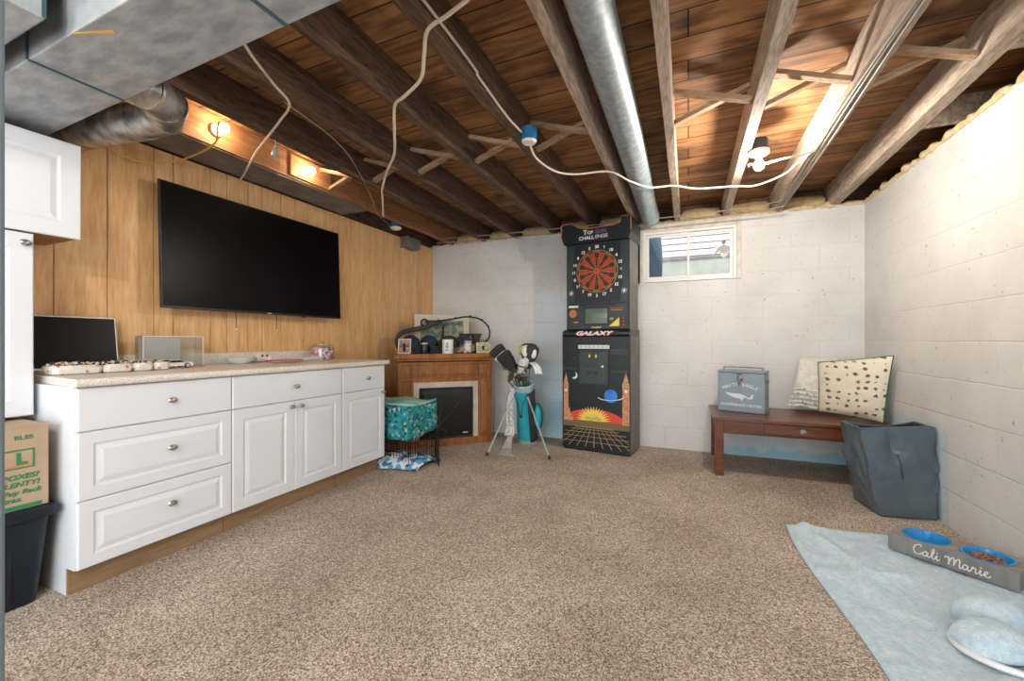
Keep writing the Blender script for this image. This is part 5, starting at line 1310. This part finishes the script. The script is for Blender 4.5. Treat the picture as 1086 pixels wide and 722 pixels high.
# ------------------------------------------------------------------ blanket, feeder
NB = 70
def blk(u, v):
    yy = .95 + (2.84-.95)*v + .10*u*v
    xe = .53 + .045*math.sin(v*5.2) + .03*v
    x = xe + (1.365-xe)*u
    edge = min(u, 1-u, v, 1-v)
    z = .012 + .020*max(0, nz(x*5, yy*5)) + .008*nz(x*14, yy*14, 2) + .022*math.exp(-((x-.70+.3*(yy-2.5))**2)/.0006)*max(0, math.sin(PI*min(1, max(0, (yy-2.35)/.4))))
    z += .030*math.exp(-((x-.78-.25*(yy-2.55))**2)/.0012)*max(0, math.sin(PI*min(1, max(0, (yy-2.15)/.6))))
    z += .026*math.exp(-((yy-2.36-.35*(x-.8))**2)/.0009)*max(0, math.sin(PI*min(1, max(0, (x-.66)/.38))))
    z += .03*math.exp(-((x-.60)**2)/.0015-((yy-2.80)**2)/.004)
    z += .018*math.exp(-((yy-1.75-.5*(x-.9))**2)/.004)*max(0, math.sin(PI*min(1, max(0, (x-.62)/.6))))
    if x > .9 and yy > 2.3: z = min(z, .017)
    if edge < .02: z = .006
    return (x, yy, max(.005, z))
b = B(); b.loft([[blk(i/NB, j/(NB*2)) for i in range(NB+1)] for j in range(NB*2+1)], closed=False)
o = b.build('fleece_blanket', 'fleece', smooth=True, solid=.008); tag(o, 'pale blue fleece blanket spread on the carpet under the feeder', 'blanket')
AF = math.atan2(-.269, .331)
ZB = .016
t = thing('pet_feeder', 'grey wooden raised feeder with white script, on the pale blue blanket', 'pet feeder', (.931, 2.678, ZB), AF)
Lf, Df, Hf = .43, .185, .092
c1, c2, rb = (.115, Df/2), (.318, Df/2), .080
# box body with two round cut-outs: top made of a fan between circles and rectangle
b = B()
b = B(); b.box(0, Lf, 0, .014, .012, Hf-.002); b.box(0, Lf, Df-.014, Df, .012, Hf-.002); b.box(0, .014, .014, Df-.014, .012, Hf-.002); b.box(Lf-.014, Lf, .014, Df-.014, .012, Hf-.002)
b.build('stand_box', 'greywood', t); b = B()
def hole(b, x0, x1, y0, y1, cx, cy, r, z0, z1, n=32):
    def edge(a):
        dx, dy = math.cos(a), math.sin(a); tt = 1e9
        if dx > 1e-6: tt = min(tt, (x1-cx)/dx)
        if dx < -1e-6: tt = min(tt, (x0-cx)/dx)
        if dy > 1e-6: tt = min(tt, (y1-cy)/dy)
        if dy < -1e-6: tt = min(tt, (y0-cy)/dy)
        return cx+dx*tt, cy+dy*tt
    an = sorted([2*PI*k/n for k in range(n)] + [math.atan2(yy-cy, xx-cx) % (2*PI) for xx in (x0, x1) for yy in (y0, y1)])
    I = [(cx+r*math.cos(a), cy+r*math.sin(a)) for a in an]; O = [edge(a) for a in an]
    b.loft([[(p[0], p[1], z0) for p in I], [(p[0], p[1], z0) for p in O], [(p[0], p[1], z1) for p in O], [(p[0], p[1], z1) for p in I], [(p[0], p[1], z0) for p in I]], cap=False)
hole(b, 0, .2165, 0, Df, c1[0], c1[1], rb, Hf-.002, Hf+.0); hole(b, .2165, Lf, 0, Df, c2[0], c2[1], rb, Hf-.002, Hf+.0)
b.build('top_board', 'greywood_top', t)
b = B()
for (x, yy) in ((.015, .02), (Lf-.055, .02), (.015, Df-.06), (Lf-.055, Df-.06)): b.box(x, x+.04, yy, yy+.04, 0, .012)
b.build('foot', 'greywood', t)
# script lettering "Cali Marie" as strokes on the front face (local y = 0, facing -y)
def stroke(pts, r=.0016):
    return smoothpath([(x, -.0004, z) for x, z in pts], 5), r
S = .034; ox, oz = .095, .030
def sc(pts): return [(ox+x*S, oz+z*S) for x, z in pts]
glyphs = [
 [(.95, 1.15), (.80, 1.38), (.45, 1.30), (.12, .85), (.10, .35), (.35, .02), (.70, .08), (1.0, .35)],             # C
 [(1.55, .55), (1.35, .68), (1.10, .45), (1.08, .12), (1.25, .0), (1.48, .25), (1.58, .60), (1.55, .20), (1.68, .02), (1.90, .25)],   # a
 [(1.90, .25), (2.18, .85), (2.25, 1.32), (2.12, 1.30), (2.02, .80), (2.03, .15), (2.18, .0), (2.40, .25)],        # l
 [(2.40, .25), (2.52, .62), (2.50, .15), (2.62, .0), (2.85, .28)],                                                # i
 [(3.30, .75), (3.42, .95), (3.62, 1.0), (3.72, .75), (3.68, .0)],                                                 # M
 [(3.68, .0), (3.85, .75), (4.12, 1.08), (4.22, .80), (4.18, .05)],
 [(4.18, .05), (4.38, .75), (4.66, 1.10), (4.78, .80), (4.72, .22), (4.85, .0), (5.08, .25)],
 [(5.50, .55), (5.30, .68), (5.08, .45), (5.06, .12), (5.22, .0), (5.44, .25), (5.54, .60), (5.50, .20), (5.62, .02), (5.85, .28)],   # a
 [(5.85, .28), (5.98, .70), (6.08, .60), (6.24, .58), (6.22, .15), (6.34, .0), (6.55, .25)],                       # r
 [(6.55, .25), (6.68, .62), (6.66, .15), (6.78, .0), (6.98, .25)],                                                # i
 [(6.98, .25), (7.28, .45), (7.30, .66), (7.10, .60), (7.02, .25), (7.18, .0), (7.42, .05), (7.60, .25)],          # e
]
b = B()
SX = 1.0*(.255/ (7.6*S))
for g_ in glyphs:
    P = smoothpath([(ox+x*S*SX, -.0006, oz+z*S*1.0) for x, z in g_], 5)
    b.tube(P, [.0018+.0011*abs(math.sin(i*.35)) for i in range(len(P))], 6)
for dx in (2.56, 6.72): b.ball((ox+dx*S*SX, -.0006, oz+.95*S), .0028, n=8)
b.build('script_lettering', 'vinyl', t, smooth=True)
def fw(x, yy): 
    return (.931+x*math.cos(AF)-yy*math.sin(AF), 2.678+x*math.sin(AF)+yy*math.cos(AF))
for (c, lab, full) in ((c1, 'empty glossy blue bowl in the feeder, farther from the camera', False), (c2, 'glossy blue bowl of kibble in the feeder, nearer the camera', True)):
    X, Y = fw(*c)
    t2 = thing('pet_bowl', lab, 'bowl', (X, Y, ZB+Hf-.05), 0, 'blue feeder bowls')
    B().lathe((0, 0, 0), [(.0, 0), (.05, .001), (.062, .012), (.074, .045), (.088, .0505), (.089, .053), (.086, .0545), (.076, .052), (.066, .030), (.055, .012), (.0, .006)], 36, cap=False).build('bowl_body', 'bowl', t2, smooth=True)
    B().lathe((0, 0, 0), [(.0, .0065), (.028, .0068), (.030, .0085), (.0, .0085)], 24, cap=False).build('bowl_centre', 'bowl', t2)
    if full:
        b = B(); rr = random.Random(2)
        for k in range(210):
            a = rr.uniform(0, 2*PI); q = .056*math.sqrt(rr.random()); b.ball((X+q*math.cos(a), Y+q*math.sin(a), ZB+Hf-.022+rr.uniform(-.004, .024)*(1-q/.08)+.004), rr.uniform(.0045, .007), 1, 1, .6, n=6)
        tag(b.build('kibble', 'kibble', smooth=True), 'brown kibble heaped in the nearer blue bowl', 'pet food', kind='stuff')

# plump fleece toy bundle at the blanket's near corner
t = thing('fleece_bundle', 'puffy pale blue fleece bundle with white satin hem on the blanket', 'bundle', (.965, 1.94, .02))
def puff(c, sx, sy, sz, rz, name='lobe', m='fleece', seed=0):
    b = B(); N_ = 28; rows = []
    for j in range(15):
        ph = PI*j/14; row = []
        for i in range(N_):
            a = 2*PI*i/N_; q = (abs(math.cos(a))**.7*(1 if math.cos(a) > 0 else -1), abs(math.sin(a))**.7*(1 if math.sin(a) > 0 else -1))
            rr_ = math.sin(ph)**.75; d = 1+.10*nz(q[0]*1.6+seed, q[1]*1.6, math.cos(ph))
            v = Vector((q[0]*sx*rr_*d, q[1]*sy*rr_*d, max(-.004, math.cos(ph)*sz)))
            row.append(Matrix.Rotation(rz, 3, 'Z') @ v + Vector(c))
        rows.append(row)
    b.loft(rows); return b.build(name, m, t, smooth=True)
puff((.05, .13, .03), .11, .08, .085, .5, seed=1)
puff((-.02, -.02, .026), .10, .085, .075, .35, seed=4)
puff((.17, -.02, .022), .10, .10, .055, -.3, seed=7)
puff((.13, -.17, .02), .09, .08, .05, .2, seed=9)
B().tube(smoothpath([(-.115, .03, .012), (-.12, -.05, .014), (-.07, -.12, .02), (.02, -.16, .022), (.08, -.21, .018)], 6), [.005+.006*math.sin(PI*i/24) for i in range(25)], 8).build('satin_hem', 'satin', t, smooth=True)
B().box(-.012, .012, -.003, .003, 0, .004, T=Matrix.Translation((.02, -.155, .042)) @ Matrix.Rotation(-.6, 4, 'Z')).build('red_tag', 'red', t)

# ------------------------------------------------------------------ lights, world, camera
w = bpy.data.worlds.new('world'); SC.world = w; w.use_nodes = True
bg = w.node_tree.nodes['Background']; bg.inputs[0].default_value = (.86, .93, 1.0, 1); bg.inputs[1].default_value = 3.9
# unseen bulbs added behind the camera to fill the room with light
for (x, yy, lab) in ((-1.1, -.55, 'added fill bulb on the ceiling behind the camera, left'), (-.1, -.95, 'added fill bulb on the ceiling behind the camera, right')):
    t = thing('ceiling_lamp', lab, 'lamp', (x, yy, 2.25), 0, 'bare bulb lamps')
    B().lathe((0, 0, -.03), [(.02, -.012), (.03, 0), (.055, .012), (.058, .03), (.0, .03)], 24).build('lampholder', 'porcelain', t, smooth=True)
    bulb(t, -.085, .034, 'bulb_fill')

cd = bpy.data.cameras.new('camera'); cam = bpy.data.objects.new('camera', cd); COL.objects.link(cam)
cam.location = (0, 0, 1.07); cam.rotation_euler = (PI/2, 0, math.radians(23.03))
cd.sensor_width = 36; cd.lens = 440/1086*36; cd.shift_y = 1/1086; cd.clip_start = .02
SC.camera = cam
SC.view_settings.view_transform = 'Standard'; SC.view_settings.look = 'None'; SC.view_settings.gamma = 1; SC.view_settings.use_curve_mapping = False
SC.view_settings.exposure = .25
